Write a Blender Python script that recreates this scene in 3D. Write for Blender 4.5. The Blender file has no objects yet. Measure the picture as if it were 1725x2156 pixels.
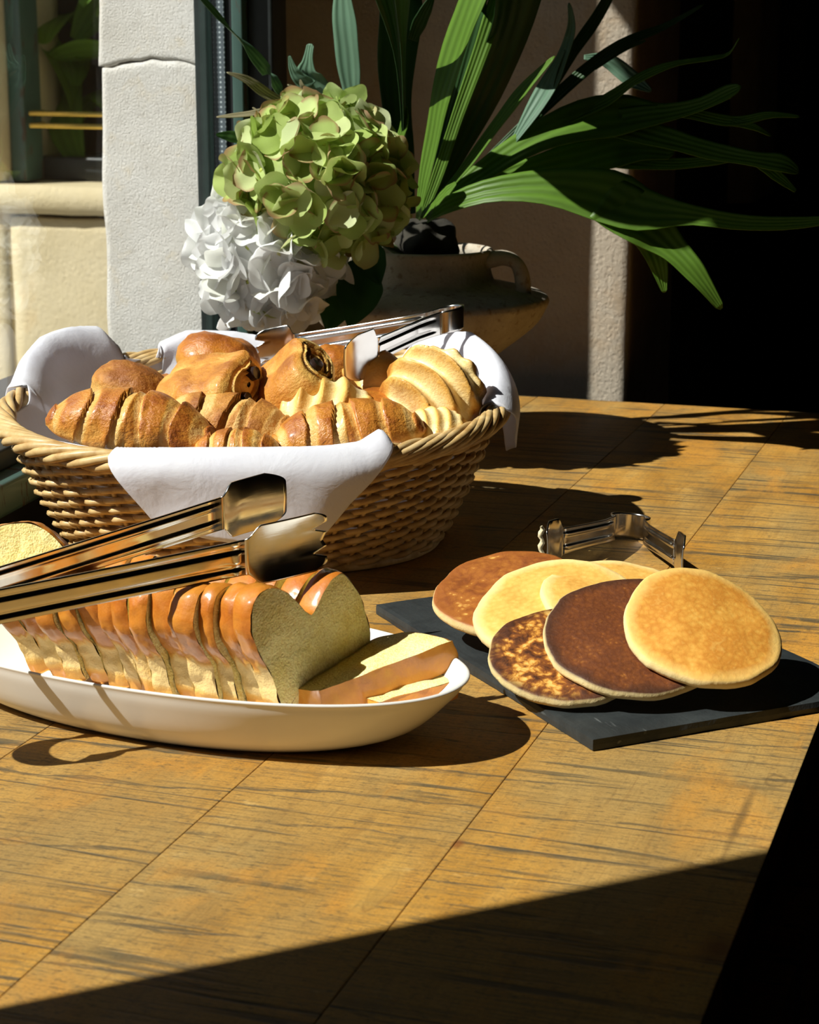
import bpy, bmesh, math, random
import numpy as np
from mathutils import Vector, Matrix, noise as mnoise
random.seed(7)
scene = bpy.context.scene
COL = scene.collection
R = math.radians
# ------------------------------------------------------------------ camera
FPX, PITCH, CAMH = 4217.0, R(13.7), 0.46            # table top is z = 0
cam_d = bpy.data.cameras.new('camera'); cam = bpy.data.objects.new('camera', cam_d); COL.objects.link(cam)
cam.location = (0, 0, CAMH); cam.rotation_euler = (R(90) - PITCH, 0, 0)
cam_d.sensor_fit = 'VERTICAL'; cam_d.sensor_height = 36; cam_d.sensor_width = 28.8; cam_d.lens = FPX / 2156 * 36
cam_d.clip_start = .02
cam_d.dof.use_dof = True; cam_d.dof.focus_distance = 1.55; cam_d.dof.aperture_fstop = 20
scene.camera = cam
# ------------------------------------------------------------------ light
SUN = Vector((.70, .252, -.782)).normalized()
SKY_STRENGTH, SUN_STRENGTH = 1.3, 7.6
world = bpy.data.worlds.new('world'); scene.world = world; world.use_nodes = True
wn = world.node_tree; bg = wn.nodes['Background']
sky = wn.nodes.new('ShaderNodeTexSky'); sky.sky_type = 'HOSEK_WILKIE'; sky.turbidity = 3.0; sky.ground_albedo = .3
sky.sun_direction = (-SUN.x, -SUN.y, -SUN.z)
wn.links.new(sky.outputs[0], bg.inputs[0]); bg.inputs[1].default_value = SKY_STRENGTH
sun_d = bpy.data.lights.new('sun', 'SUN'); sun_d.energy = SUN_STRENGTH; sun_d.color = (1, .965, .915); sun_d.angle = R(.53)
sun = bpy.data.objects.new('sun', sun_d); COL.objects.link(sun)
sun.rotation_euler = SUN.to_track_quat('-Z', 'Y').to_euler(); sun.location = (-3, -1, 3)
scene.view_settings.view_transform = 'Standard'; scene.view_settings.look = 'None'
scene.view_settings.exposure = 0; scene.view_settings.gamma = 1; scene.view_settings.use_curve_mapping = False
# ------------------------------------------------------------------ helpers
SP, CP = math.sin(PITCH), math.cos(PITCH)
def P(x, y, Y):
    """point at forward distance Y that the photograph shows at (x, y)"""
    a = (x - 862.5) / FPX; b = (1078 - y) / FPX
    d = Vector((a, CP + b * SP, -SP + b * CP)); k = Y / d.y
    return Vector((d.x * k, Y, CAMH + d.z * k))
def pxm(Y, z=.1): return (Y * CP - (z - CAMH) * SP) / FPX     # metres per pixel there
def N3(p, s=1.0, seed=0.0): return mnoise.noise(Vector((p[0] * s + seed, p[1] * s - seed * .7, p[2] * s + seed * 1.3)))
def smooth01(x): x = min(1, max(0, x)); return x * x * (3 - 2 * x)
def add(name, vf, mat=None, parent=None, smooth=True, attr=None, uv=None, mats=None, fmat=None, data=None):
    if data is None:
        v, f = vf
        me = bpy.data.meshes.new(name); me.from_pydata([tuple(q) for q in v], [], f); me.validate(); me.update()
        if smooth: me.polygons.foreach_set('use_smooth', [True] * len(me.polygons))
        for m in (mats or ([mat] if mat else [])): me.materials.append(m)
        if fmat: me.polygons.foreach_set('material_index', fmat)
        for k, vals in (attr or {}).items():
            a = me.attributes.new(k, 'FLOAT', 'POINT'); a.data.foreach_set('value', [float(q) for q in vals])
        if uv:
            l = me.uv_layers.new(name='UVMap')
            for i, lp in enumerate(me.loops): l.data[i].uv = uv[lp.vertex_index]
    else: me = data
    o = bpy.data.objects.new(name, me); COL.objects.link(o)
    if parent: o.parent = parent
    return o
def tag(o, label, cat=None, group=None, kind=None):
    if label: o['label'] = label
    if cat: o['category'] = cat
    if group: o['group'] = group
    if kind: o['kind'] = kind
    return o
def empty(name, label, cat, loc=(0, 0, 0), mat=None, group=None):
    o = bpy.data.objects.new(name, None); COL.objects.link(o); o.empty_display_size = .03
    o.location = loc
    if mat is not None: o.matrix_world = mat
    return tag(o, label, cat, group)
def struct(o): o['kind'] = 'structure'; return o
def frame(O, x, z):
    """matrix with local x along x, local z close to z"""
    x = Vector(x).normalized(); z = Vector(z); y = z.cross(x).normalized(); z = x.cross(y)
    m = Matrix((x, y, z)).transposed().to_4x4(); m.translation = Vector(O); return m
def grid(nu, nv, fn, cu=False, cv=False):
    v = [fn(i / (nu if cu else nu - 1), j / (nv if cv else nv - 1)) for i in range(nu) for j in range(nv)]
    f = []
    for i in range(nu if cu else nu - 1):
        for j in range(nv if cv else nv - 1):
            a, b = i, (i + 1) % nu; c, d = j, (j + 1) % nv
            f.append((a * nv + c, b * nv + c, b * nv + d, a * nv + d))
    return v, f
def merge(parts):
    V, F = [], []
    for v, f in parts:
        o = len(V); V += list(v); F += [tuple(i + o for i in q) for q in f]
    return V, F
def tube(pts, rad, sides=6, closed=False):
    pts = [Vector(p) for p in pts]; n = len(pts)
    rads = rad if isinstance(rad, (list, tuple)) else [rad] * n
    T = []
    for i in range(n):
        a = pts[i - 1] if (i or closed) else pts[0]; b = pts[(i + 1) % n] if (i < n - 1 or closed) else pts[-1]
        T.append((b - a).normalized())
    up = Vector((0, 0, 1)) if abs(T[0].z) < .9 else Vector((1, 0, 0))
    nrm = (up - T[0] * up.dot(T[0])).normalized(); V = []
    for i in range(n):
        nrm = (nrm - T[i] * nrm.dot(T[i])).normalized(); bn = T[i].cross(nrm)
        for k in range(sides):
            a = 2 * math.pi * k / sides
            V.append(pts[i] + (nrm * math.cos(a) + bn * math.sin(a)) * rads[i])
    F = []
    for i in range(n if closed else n - 1):
        for k in range(sides):
            a, b = i * sides, ((i + 1) % n) * sides; k2 = (k + 1) % sides
            F.append((a + k, b + k, b + k2, a + k2))
    if not closed:
        F.append(tuple(range(sides))[::-1]); F.append(tuple((n - 1) * sides + k for k in range(sides)))
    return V, F
def box(x0, x1, y0, y1, z0, z1, ch=0.0):
    if ch <= 0:
        v = [(x, y, z) for x in (x0, x1) for y in (y0, y1) for z in (z0, z1)]
        return v, [(0, 1, 3, 2), (4, 6, 7, 5), (0, 4, 5, 1), (2, 3, 7, 6), (0, 2, 6, 4), (1, 5, 7, 3)]
    bm = bmesh.new(); bmesh.ops.create_cube(bm, size=1)
    for q in bm.verts: q.co = Vector((x0 + (q.co.x + .5) * (x1 - x0), y0 + (q.co.y + .5) * (y1 - y0), z0 + (q.co.z + .5) * (z1 - z0)))
    bmesh.ops.bevel(bm, geom=bm.edges[:] , offset=ch, segments=2, affect='EDGES', profile=.7)
    bm.verts.index_update(); v = [tuple(q.co) for q in bm.verts]; f = [tuple(q.index for q in fc.verts) for fc in bm.faces]; bm.free()
    return v, f
def rough_block(x0, x1, y0, y1, z0, z1, res, amp, seed=0, chip=.006, rnd=.008):
    """stone block: gridded box with rounded, chipped arrises and an uneven face"""
    bm = bmesh.new(); L = (x1 - x0, y1 - y0, z1 - z0); n = [max(2, int(l / res)) for l in L]; vid = {}
    def vert(i, j, k):
        key = (i, j, k)
        if key not in vid: vid[key] = bm.verts.new((i / n[0], j / n[1], k / n[2]))
        return vid[key]
    for ax in range(3):
        o = [a for a in range(3) if a != ax]
        for side in (0, n[ax]):
            for a in range(n[o[0]]):
                for b in range(n[o[1]]):
                    q = []
                    for da, db in ((0, 0), (1, 0), (1, 1), (0, 1)):
                        k = [0, 0, 0]; k[ax] = side; k[o[0]] = a + da; k[o[1]] = b + db; q.append(vert(*k))
                    if (side == 0) != (ax == 1): q.reverse()
                    bm.faces.new(q)
    lo = Vector((x0, y0, z0)); hi = Vector((x1, y1, z1))
    for q in bm.verts:
        c = Vector((x0 + q.co.x * L[0], y0 + q.co.y * L[1], z0 + q.co.z * L[2]))
        r = rnd + chip * max(0, N3(c, 18, seed) + .3 * N3(c, 60, seed))
        inner = Vector([min(max(c[a], lo[a] + r), hi[a] - r) for a in range(3)])
        d = c - inner
        if d.length > 1e-9: c = inner + d.normalized() * r
        nn = d.normalized() if d.length > 1e-9 else Vector()
        c += nn * amp * (N3(c, 9, seed) + .25 * N3(c, 40, seed))
        q.co = c
    bmesh.ops.recalc_face_normals(bm, faces=bm.faces)
    bm.verts.index_update(); v = [tuple(q.co) for q in bm.verts]; f = [tuple(q.index for q in fc.verts) for fc in bm.faces]; bm.free()
    return v, f
def catmull(pts, n):
    pts = [np.array(p, float) for p in pts]; m = len(pts); out = []
    for i in range(n):
        t = i / (n - 1) * (m - 1); k = min(int(t), m - 2); t -= k
        p0 = pts[max(k - 1, 0)]; p1 = pts[k]; p2 = pts[k + 1]; p3 = pts[min(k + 2, m - 1)]
        out.append(.5 * (2 * p1 + (p2 - p0) * t + (2 * p0 - 5 * p1 + 4 * p2 - p3) * t * t + (3 * p1 - p0 - 3 * p2 + p3) * t ** 3))
    return out
def lerp_list(xs, ys, x):
    if x <= xs[0]: return ys[0]
    for a, b, c, d in zip(xs, xs[1:], ys, ys[1:]):
        if x <= b: return c + (d - c) * (x - a) / (b - a)
    return ys[-1]
# ------------------------------------------------------------------ node helpers
class M:
    def __init__(s, name):
        s.m = bpy.data.materials.new(name); s.m.use_nodes = True; s.t = s.m.node_tree; s.p = s.t.nodes['Principled BSDF']; s.out = s.t.nodes['Material Output']
        s.tc = s.t.nodes.new('ShaderNodeTexCoord')
    def n(s, typ, **kw):
        q = s.t.nodes.new('ShaderNode' + typ)
        for k, v in kw.items(): setattr(q, k, v)
        return q
    def set(s, sock, v):
        if isinstance(v, bpy.types.NodeSocket): s.t.links.new(v, sock)
        elif isinstance(v, (tuple, list)) and sock.type == 'RGBA': sock.default_value = (*v, 1) if len(v) == 3 else v
        else: sock.default_value = v
    def obj(s): return s.tc.outputs['Object']
    def uvc(s): return s.tc.outputs['UV']
    def map(s, vec, scale=(1, 1, 1), rot=(0, 0, 0), loc=(0, 0, 0)):
        q = s.n('Mapping'); s.set(q.inputs[0], vec); q.inputs['Scale'].default_value = scale; q.inputs['Rotation'].default_value = rot; s.set(q.inputs['Location'], loc); return q.outputs[0]
    def noise(s, vec, scale, detail=4, rough=.5, dist=0):
        q = s.n('TexNoise'); s.set(q.inputs['Vector'], vec); s.set(q.inputs['Scale'], scale); q.inputs['Detail'].default_value = detail; q.inputs['Roughness'].default_value = rough; q.inputs['Distortion'].default_value = dist
        return q.outputs['Fac']
    def voro(s, vec, scale, feature='F1', rnd=1.0):
        q = s.n('TexVoronoi', feature=feature); s.set(q.inputs['Vector'], vec); q.inputs['Scale'].default_value = scale; q.inputs['Randomness'].default_value = rnd
        return q.outputs['Distance']
    def ramp(s, fac, stops, mode='LINEAR'):
        q = s.n('ValToRGB'); s.set(q.inputs[0], fac); r = q.color_ramp; r.interpolation = mode
        while len(r.elements) < len(stops): r.elements.new(.5)
        for e, (p, c) in zip(r.elements, stops): e.position = p; e.color = (*c, 1) if isinstance(c, (tuple, list)) else (c, c, c, 1)
        return q.outputs[0]
    def mix(s, fac, a, b, blend='MIX'):
        q = s.n('MixRGB', blend_type=blend); s.set(q.inputs[0], fac); s.set(q.inputs[1], a); s.set(q.inputs[2], b); return q.outputs[0]
    def math(s, op, a, b=0.0, c=0.0, clamp=False):
        q = s.n('Math', operation=op, use_clamp=clamp); s.set(q.inputs[0], a); s.set(q.inputs[1], b); s.set(q.inputs[2], c); return q.outputs[0]
    def attr(s, name):
        q = s.n('Attribute', attribute_name=name); return q.outputs['Fac']
    def rand(s): return s.n('ObjectInfo').outputs['Random']
    def sep(s, vec):
        q = s.n('SeparateXYZ'); s.set(q.inputs[0], vec); return q.outputs
    def bump(s, h, strength=.3, dist=.002, nrm=None):
        q = s.n('Bump'); s.set(q.inputs['Height'], h); q.inputs['Strength'].default_value = strength; q.inputs['Distance'].default_value = dist
        if nrm: s.set(q.inputs['Normal'], nrm)
        return q.outputs[0]
    def fin(s, color=None, rough=None, bump=None, **kw):
        if color is not None: s.set(s.p.inputs['Base Color'], color)
        if rough is not None: s.set(s.p.inputs['Roughness'], rough)
        if bump is not None: s.set(s.p.inputs['Normal'], bump)
        for k, v in kw.items(): s.set(s.p.inputs[k.replace('_', ' ')], v)
        return s.m
    def translucent(s, color, fac, bump=None):
        t = s.n('BsdfTranslucent'); s.set(t.inputs[0], color)
        if bump is not None: s.set(t.inputs['Normal'], bump)
        mx = s.n('MixShader'); mx.inputs[0].default_value = fac
        s.t.links.new(s.p.outputs[0], mx.inputs[1]); s.t.links.new(t.outputs[0], mx.inputs[2]); s.t.links.new(mx.outputs[0], s.out.inputs[0])
        return s.m
# ------------------------------------------------------------------ materials
def m_wood():
    s = M('weathered_wood'); o = s.obj(); r = s.rand()
    off = s.n('CombineXYZ'); s.set(off.inputs[0], s.math('MULTIPLY', r, 7.3)); s.set(off.inputs[1], s.math('MULTIPLY', r, 13.1))
    v = s.n('VectorMath', operation='ADD'); s.set(v.inputs[0], o); s.set(v.inputs[1], off.outputs[0]); v = v.outputs[0]
    base = s.noise(s.map(v, (9, 3.2, 9)), 1.6, 6, .6, .6)
    col = s.ramp(base, [(.28, (.26, .120, .020)), (.45, (.44, .228, .042)), (.6, (.54, .305, .070)), (.78, (.60, .38, .12))])
    grey = s.noise(s.map(v, (5, 2.2, 5)), 1.3, 4, .55, .3)
    col = s.mix(s.ramp(grey, [(.40, 0), (.62, .7)]), col, (.36, .265, .120))
    fine = s.noise(s.map(v, (13, 430, 20)), 1.0, 5, .7, .3)                    # saw marks run across the planks
    col = s.mix(s.ramp(fine, [(.50, 0), (.63, .62)]), col, (.16, .12, .06))
    patch = s.ramp(s.noise(s.map(v, (6, 5, 5), loc=(3, 1, 0)), 1.5, 3), [(.42, 0), (.56, 1)])
    saw = s.ramp(s.noise(s.map(v, (3.0, 62, 4), rot=(0, 0, .05), loc=(5, 0, 0)), 1.0, 4, .6, .25), [(.575, 0), (.62, 1), (.74, 1)])
    sawf = s.math('MULTIPLY', s.math('MULTIPLY', saw, .8), s.math('MULTIPLY_ADD', patch, .7, .3))
    col = s.mix(sawf, col, (.085, .077, .055))
    ln = s.noise(s.map(v, (1.1, 30, 2), rot=(0, 0, .04), loc=(1, 2, 0)), 1.0, 2, .4, .2)  # long single kerfs
    lnf = s.ramp(ln, [(.585, 0), (.595, .95), (.615, .9), (.625, 0)])
    lnf = s.math('MULTIPLY', lnf, s.ramp(s.noise(s.map(v, (14, 300, 9)), 1.0, 3, .6), [(.35, .35), (.6, 1)]))
    col = s.mix(lnf, col, (.060, .060, .050))
    xyz = s.sep(v); wob = s.noise(s.map(v, (3, 9, 3)), 1.6, 3, .6)
    kf = s.math('FRACT', s.math('ADD', s.math('MULTIPLY_ADD', xyz[1], 19.0, s.math('MULTIPLY', xyz[0], -1.1)), s.math('MULTIPLY', wob, .9)))
    kd = s.math('ABSOLUTE', s.math('SUBTRACT', kf, .5))
    kw = s.ramp(s.noise(s.map(v, (5, 24, 5), loc=(2, 7, 0)), 1.0, 3, .6), [(.44, 0), (.66, .07)])
    kerf = s.math('MULTIPLY', s.math('LESS_THAN', kd, kw), s.ramp(s.noise(s.map(v, (60, 500, 9)), 1.0, 3, .6), [(.38, .25), (.58, .85)]))
    col = s.mix(kerf, col, (.070, .066, .052))
    lnf = s.math('MAXIMUM', lnf, kerf)
    gr = s.noise(s.map(v, (330, 14, 30)), 1.0, 4, .6, .5)                        # grain along the planks
    col = s.mix(s.ramp(gr, [(.54, 0), (.70, .32)]), col, (.20, .105, .035))
    pale = s.noise(s.map(v, (30, 55, 30)), 1.0, 4, .65)
    col = s.mix(s.ramp(pale, [(.64, 0), (.76, .5)]), col, (.74, .54, .25))
    warm = s.noise(s.map(v, (7, 4, 5), loc=(9, 4, 0)), 1.7, 5, .65, .5)
    col = s.mix(s.ramp(warm, [(.50, 0), (.64, .6)]), col, (.60, .285, .045))
    spk = s.noise(s.map(v, (420, 620, 300)), 1.0, 3, .7)
    col = s.mix(s.ramp(spk, [(.50, 0), (.68, .55)]), col, (.17, .115, .05))
    tick = s.noise(s.map(v, (150, 520, 90)), 1.0, 3, .6)
    col = s.mix(s.ramp(tick, [(.57, 0), (.64, .6)]), col, (.11, .085, .05))
    kn = s.voro(s.map(v, (3.1, 1.7, 1)), 1.5)
    col = s.mix(s.ramp(kn, [(.02, .8), (.05, .25), (.075, 0)]), col, (.20, .075, .018))
    col = s.mix(1.0, col, (1, .92, .74), 'MULTIPLY')
    pos = s.sep(o); dn = s.noise(o, 60, 4, .6)
    def blot(w0, t0, rw, rt):                                                    # a mark with its own place on the table top
        a = s.math('DIVIDE', s.math('SUBTRACT', pos[0], w0), rw); b = s.math('DIVIDE', s.math('SUBTRACT', pos[1], t0), rt)
        return s.math('ADD', s.math('SQRT', s.math('ADD', s.math('MULTIPLY', a, a), s.math('MULTIPLY', b, b))), s.math('MULTIPLY_ADD', dn, .7, -.35))
    k1 = blot(-.333, .957, .0055, .030); col = s.mix(s.ramp(k1, [(.45, .30), (.75, .25), (.90, .75), (1.05, 0)]), col, (.20, .095, .025))
    col = s.mix(s.ramp(blot(-.337, .965, .014, .05), [(.5, .35), (1.2, 0)]), col, (.60, .36, .085))
    col = s.mix(s.ramp(blot(-.163, 1.12, .004, .08), [(.3, .7), (1.2, 0)]), col, (.13, .075, .026))
    col = s.mix(s.ramp(blot(-.152, 1.190, .008, .013), [(.5, .1), (.8, .5), (1.1, 0)]), col, (.13, .08, .03))
    col = s.mix(s.ramp(blot(-.312, 1.032, .005, .009), [(.3, .85), (1.1, 0)]), col, (.24, .085, .018))
    h = s.math('SUBTRACT', s.math('MULTIPLY', fine, -.6), sawf); h = s.math('SUBTRACT', h, s.math('MULTIPLY', gr, .35)); h = s.math('SUBTRACT', s.math('SUBTRACT', h, lnf), s.math('MULTIPLY', spk, .5))
    return s.fin(col, s.ramp(base, [(.3, .5), (.7, .68)]), s.bump(h, .6, .0012), Specular_IOR_Level=.3)
def m_stone(name, a, b, warm, scale=1.0, bstr=.8, dist=.004):
    s = M(name); o = s.obj()
    c = s.ramp(s.noise(o, 7 * scale, 6, .6), [(.3, a), (.68, b)])
    c = s.mix(s.ramp(s.noise(o, 16 * scale, 5, .6, .4), [(.56, 0), (.74, .6)]), c, warm)
    c = s.mix(s.ramp(s.noise(o, 90, 3), [(.6, 0), (.8, .35)]), c, (.42, .37, .30))
    peck = s.noise(s.map(o, (1.2, 1.2, .9)), 210 * scale, 6, .72); big = s.noise(o, 42 * scale, 3, .5)
    tool = s.noise(s.map(o, (1, 1, .10)), 240 * scale, 2, .5)
    pit = s.ramp(s.voro(o, 150 * scale), [(.05, 0), (.5, 1)])
    h = s.math('ADD', s.math('ADD', s.math('MULTIPLY', peck, 1.3), s.math('MULTIPLY_ADD', pit, .35, s.math('MULTIPLY', tool, .3))), s.math('MULTIPLY', big, .35))
    return s.fin(c, .92, s.bump(h, bstr, dist), Specular_IOR_Level=.15)
def m_plain(name, c, rough=.6, nscale=30, var=.25, bstr=.1, metal=0, spec=.4):
    s = M(name); f = s.noise(s.obj(), nscale, 5, .6)
    col = s.mix(s.ramp(f, [(.3, 0), (.72, 1)]), tuple(q * (1 - var) for q in c), tuple(min(1, q * (1 + var)) for q in c))
    return s.fin(col, rough, s.bump(f, bstr, .002), Metallic=metal, Specular_IOR_Level=spec)
def m_paint():
    s = M('chipped_green_paint'); o = s.obj()
    ch = s.ramp(s.noise(s.map(o, (1, 1, .35)), 45, 5, .65, .3), [(.60, 0), (.63, 1)])
    c = s.mix(ch, s.mix(s.noise(o, 20, 4), (.040, .085, .072), (.075, .135, .115)), (.075, .055, .038))
    return s.fin(c, s.ramp(ch, [(0, .38), (1, .75)]), s.bump(ch, -.4, .001))
def m_spacer():
    s = M('perforated_spacer'); o = s.obj()
    z = s.sep(o)
    a = s.math('ABSOLUTE', s.math('SUBTRACT', s.math('FRACT', s.math('MULTIPLY', z[2], 170)), .5))
    xw = s.math('ABSOLUTE', s.math('SUBTRACT', s.math('FRACT', s.math('MULTIPLY', z[0], 170)), .5))
    d = s.math('SQRT', s.math('ADD', s.math('MULTIPLY', a, a), s.math('MULTIPLY', xw, xw)))
    dot = s.ramp(d, [(.16, 1), (.24, 0)])
    return s.fin(s.mix(dot, (.13, .16, .18), (.62, .70, .72)), .4, Metallic=.3)
def m_glass():
    s = M('window_glass'); lw = s.n('LayerWeight'); lw.inputs[0].default_value = .5
    fac = s.math('MULTIPLY_ADD', s.math('POWER', lw.outputs['Facing'], 5.0), .96, .04)     # Schlick, thin pane
    tr = s.n('BsdfTransparent'); tr.inputs[0].default_value = (.965, .985, .975, 1)
    gl = s.n('BsdfGlossy'); gl.inputs['Roughness'].default_value = .0
    mx = s.n('MixShader'); s.t.links.new(fac, mx.inputs[0]); s.t.links.new(tr.outputs[0], mx.inputs[1]); s.t.links.new(gl.outputs[0], mx.inputs[2])
    s.t.links.new(mx.outputs[0], s.out.inputs[0]); s.t.nodes.remove(s.p); return s.m
def m_steel():
    s = M('stainless_steel'); o = s.obj()
    f = s.noise(s.map(o, (6, 60, 60)), 8, 3, .6); g = s.noise(o, 60, 4, .6)
    return s.fin((.70, .67, .62), s.ramp(g, [(.3, .10), (.75, .24)]), s.bump(f, .04, .0005), Metallic=1.0)
def m_wicker():
    s = M('wicker_cane'); o = s.obj(); r = s.rand()
    f = s.noise(s.map(o, (1, 1, 1)), 60, 4, .6)
    c = s.ramp(f, [(.3, (.42, .25, .085)), (.52, (.64, .44, .19)), (.72, (.74, .56, .30))])
    c = s.mix(s.math('MULTIPLY', r, .35), c, (.40, .22, .07))
    return s.fin(c, .42, s.bump(s.noise(o, 260, 3), .15, .0006), Specular_IOR_Level=.45)
def m_cloth():
    s = M('white_linen'); o = s.obj()
    w = s.math('ADD', s.noise(s.map(o, (900, 120, 900)), 1, 2), s.noise(s.map(o, (120, 900, 120)), 1, 2))
    b1 = s.bump(s.noise(o, 26, 4, .55, .4), .35, .006); b2 = s.bump(w, .12, .0005, b1)
    c = s.mix(s.noise(o, 30, 3), (.88, .88, .95), (.93, .93, .97))
    s.fin(c, .85, b2, Specular_IOR_Level=.2, Sheen_Weight=.15); return s.translucent(c, .38, b2)
def m_pastry(name, stops, gloss=.45, coat=0.0, flake=1.0, seedscale=1.0, dark=.0):
    """baked dough: colour by how toasted a spot is (attribute toast), broken up by flakes"""
    s = M(name); o = s.obj(); r = s.rand()
    ov = s.n('VectorMath', operation='ADD'); s.set(ov.inputs[0], o); s.set(ov.inputs[1], r); o = ov.outputs[0]
    t = s.attr('toast')
    n1 = s.noise(o, 34 * seedscale, 5, .65, .3); n2 = s.noise(o, 150 * seedscale, 4, .6); n3 = s.noise(s.map(o, (1, 2.5, 1)), 320, 3, .6)
    q = s.math('ADD', t, s.math('MULTIPLY_ADD', n1, .75, -.375 + dark)); q = s.math('ADD', q, s.math('MULTIPLY_ADD', n2, .36, -.18)); q = s.math('ADD', q, s.math('MULTIPLY_ADD', n3, .22, -.11), clamp=True)
    c = s.ramp(q, stops)
    h = s.math('ADD', s.math('MULTIPLY', n1, .9), s.math('MULTIPLY_ADD', n2, .55, s.math('MULTIPLY', n3, .25)))
    return s.fin(c, s.ramp(n2, [(.3, gloss - .1), (.7, gloss + .15)]), s.bump(h, .55 * flake, .0035), Coat_Weight=coat, Coat_Roughness=.18, Specular_IOR_Level=.4, Subsurface_Weight=.06, Subsurface_Radius=(.006, .003, .001), Subsurface_Scale=.5)
def m_crumb():
    s = M('brioche_crumb'); o = s.obj()
    v1 = s.voro(o, 620); n0 = s.noise(o, 420, 4, .65); n = s.noise(o, 40, 4, .6)
    c = s.ramp(n, [(.3, (.90, .71, .24)), (.7, (.96, .84, .42))])
    c = s.mix(s.ramp(n0, [(.35, .5), (.55, 0)]), c, (.68, .46, .13))
    h = s.math('ADD', s.math('MULTIPLY', v1, .6), s.math('MULTIPLY_ADD', n0, 1.2, s.math('MULTIPLY', n, .6)))
    return s.fin(c, .85, s.bump(h, .6, .0016), Specular_IOR_Level=.15, Subsurface_Weight=.25, Subsurface_Radius=(.012, .008, .003), Subsurface_Scale=.8)
def m_brioche():
    s = M('brioche_crust'); o = s.obj(); t = s.attr('toast'); n = s.noise(o, 45, 5, .65, .3); n2 = s.noise(o, 180, 4, .6)
    q = s.math('ADD', t, s.math('MULTIPLY_ADD', n, .5, -.25)); q = s.math('ADD', q, s.math('MULTIPLY_ADD', n2, .2, -.1), clamp=True)
    c = s.ramp(q, [(.05, (.82, .60, .26)), (.3, (.80, .46, .11)), (.55, (.66, .26, .030)), (.8, (.50, .145, .012)), (1, (.30, .07, .008))])
    coat = s.ramp(q, [(.45, 0), (.62, .8)])
    h = s.math('ADD', s.math('MULTIPLY', n2, s.ramp(q, [(.3, 1), (.6, .18)])), s.math('MULTIPLY', n, .8))
    return s.fin(c, .5, s.bump(h, .55, .0028), Coat_Weight=coat, Coat_Roughness=.14, Specular_IOR_Level=.3)
def m_pancake(name, stops, spot, scale=1.0, bstr=.25, rim=None):
    s = M(name); o = s.obj(); e = s.attr('edge')
    n1 = s.noise(o, 28 * scale, 4, .6, .3); n2 = s.noise(o, 130 * scale, 4, .65, .4); v = s.voro(s.map(o, (1, 1, .4)), 230 * scale)
    q = s.math('ADD', s.math('MULTIPLY', n1, 1 - spot), s.math('MULTIPLY', n2, spot)); q = s.math('ADD', q, s.math('MULTIPLY_ADD', v, .2, -.08), clamp=True)
    c = s.ramp(q, stops)
    if rim: c = s.mix(s.ramp(s.math('ADD', e, s.math('MULTIPLY_ADD', n1, .3, -.15)), [(.82, 0), (.95, .8)]), c, rim)
    c = s.mix(s.attr('side'), c, s.mix(n2, (.80, .58, .22), (.93, .78, .44)))
    h = s.math('ADD', n2, s.math('MULTIPLY', v, .35))
    return s.fin(c, .62, s.bump(h, bstr, .0022), Specular_IOR_Level=.3, Subsurface_Weight=.05, Subsurface_Radius=(.006, .003, .001), Subsurface_Scale=.5)
def m_slate():
    s = M('slate'); o = s.obj(); n = s.noise(o, 22, 6, .65, .6); n2 = s.noise(s.map(o, (40, 6, 40)), 2, 5, .6)
    c = s.ramp(n, [(.35, (.015, .018, .019)), (.7, (.036, .042, .042))])
    c = s.mix(s.ramp(n2, [(.67, 0), (.73, .5)]), c, (.22, .23, .22))
    return s.fin(c, .56, s.bump(s.math('ADD', n, s.math('MULTIPLY', n2, .5)), .45, .003), Specular_IOR_Level=.4)
def m_leaf(name, a, b, tr=.35, stripes=26, spec=.35):
    s = M(name); uv = s.sep(s.uvc()); r = s.rand()
    st = s.math('SINE', s.math('MULTIPLY', uv[1], stripes)); n = s.noise(s.obj(), 30, 4, .6)
    f = s.math('ADD', s.math('MULTIPLY_ADD', st, .16, .3), s.math('MULTIPLY', n, .45), clamp=True)
    c = s.mix(f, a, b)
    bp = s.bump(st, .35, .0012); s.fin(c, .45, bp, Specular_IOR_Level=spec)
    return s.translucent(s.mix(.5, c, (b[0] * 1.6, b[1] * 1.5, b[2] * .6)), tr, bp)
def m_petal(name, cols, edge, edgef, tr=.35):
    s = M(name); r = s.rand(); o = s.obj()
    c = s.ramp(r, cols); e = s.attr('rim'); n = s.noise(o, 90, 3)
    r2 = s.math('FRACT', s.math('MULTIPLY', r, 17.31))
    ef = s.math('MULTIPLY', s.math('MULTIPLY', s.ramp(s.math('ADD', e, s.math('MULTIPLY_ADD', n, .4, -.2)), [(.72, 0), (.95, 1)]), s.ramp(r2, [(.45, 0), (.7, 1)])), edgef)
    c = s.mix(ef, c, edge); c = s.mix(s.ramp(n, [(.4, 0), (.8, .22)]), c, (.80, .84, .62) if edgef else (.93, .93, .93))
    bp = s.bump(n, .25, .003); s.fin(c, .6, bp, Specular_IOR_Level=.25)
    return s.translucent(c, tr, bp)
def m_pot():
    s = M('aged_stoneware'); o = s.obj(); n = s.noise(o, 26, 6, .65); n2 = s.noise(o, 120, 4, .6)
    c = s.ramp(n, [(.3, (.40, .33, .25)), (.65, (.56, .50, .40))]); c = s.mix(s.ramp(n2, [(.56, 0), (.68, .65)]), c, (.24, .14, .075))
    return s.fin(c, .8, s.bump(s.math('ADD', n, n2), .35, .004), Specular_IOR_Level=.2)
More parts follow.
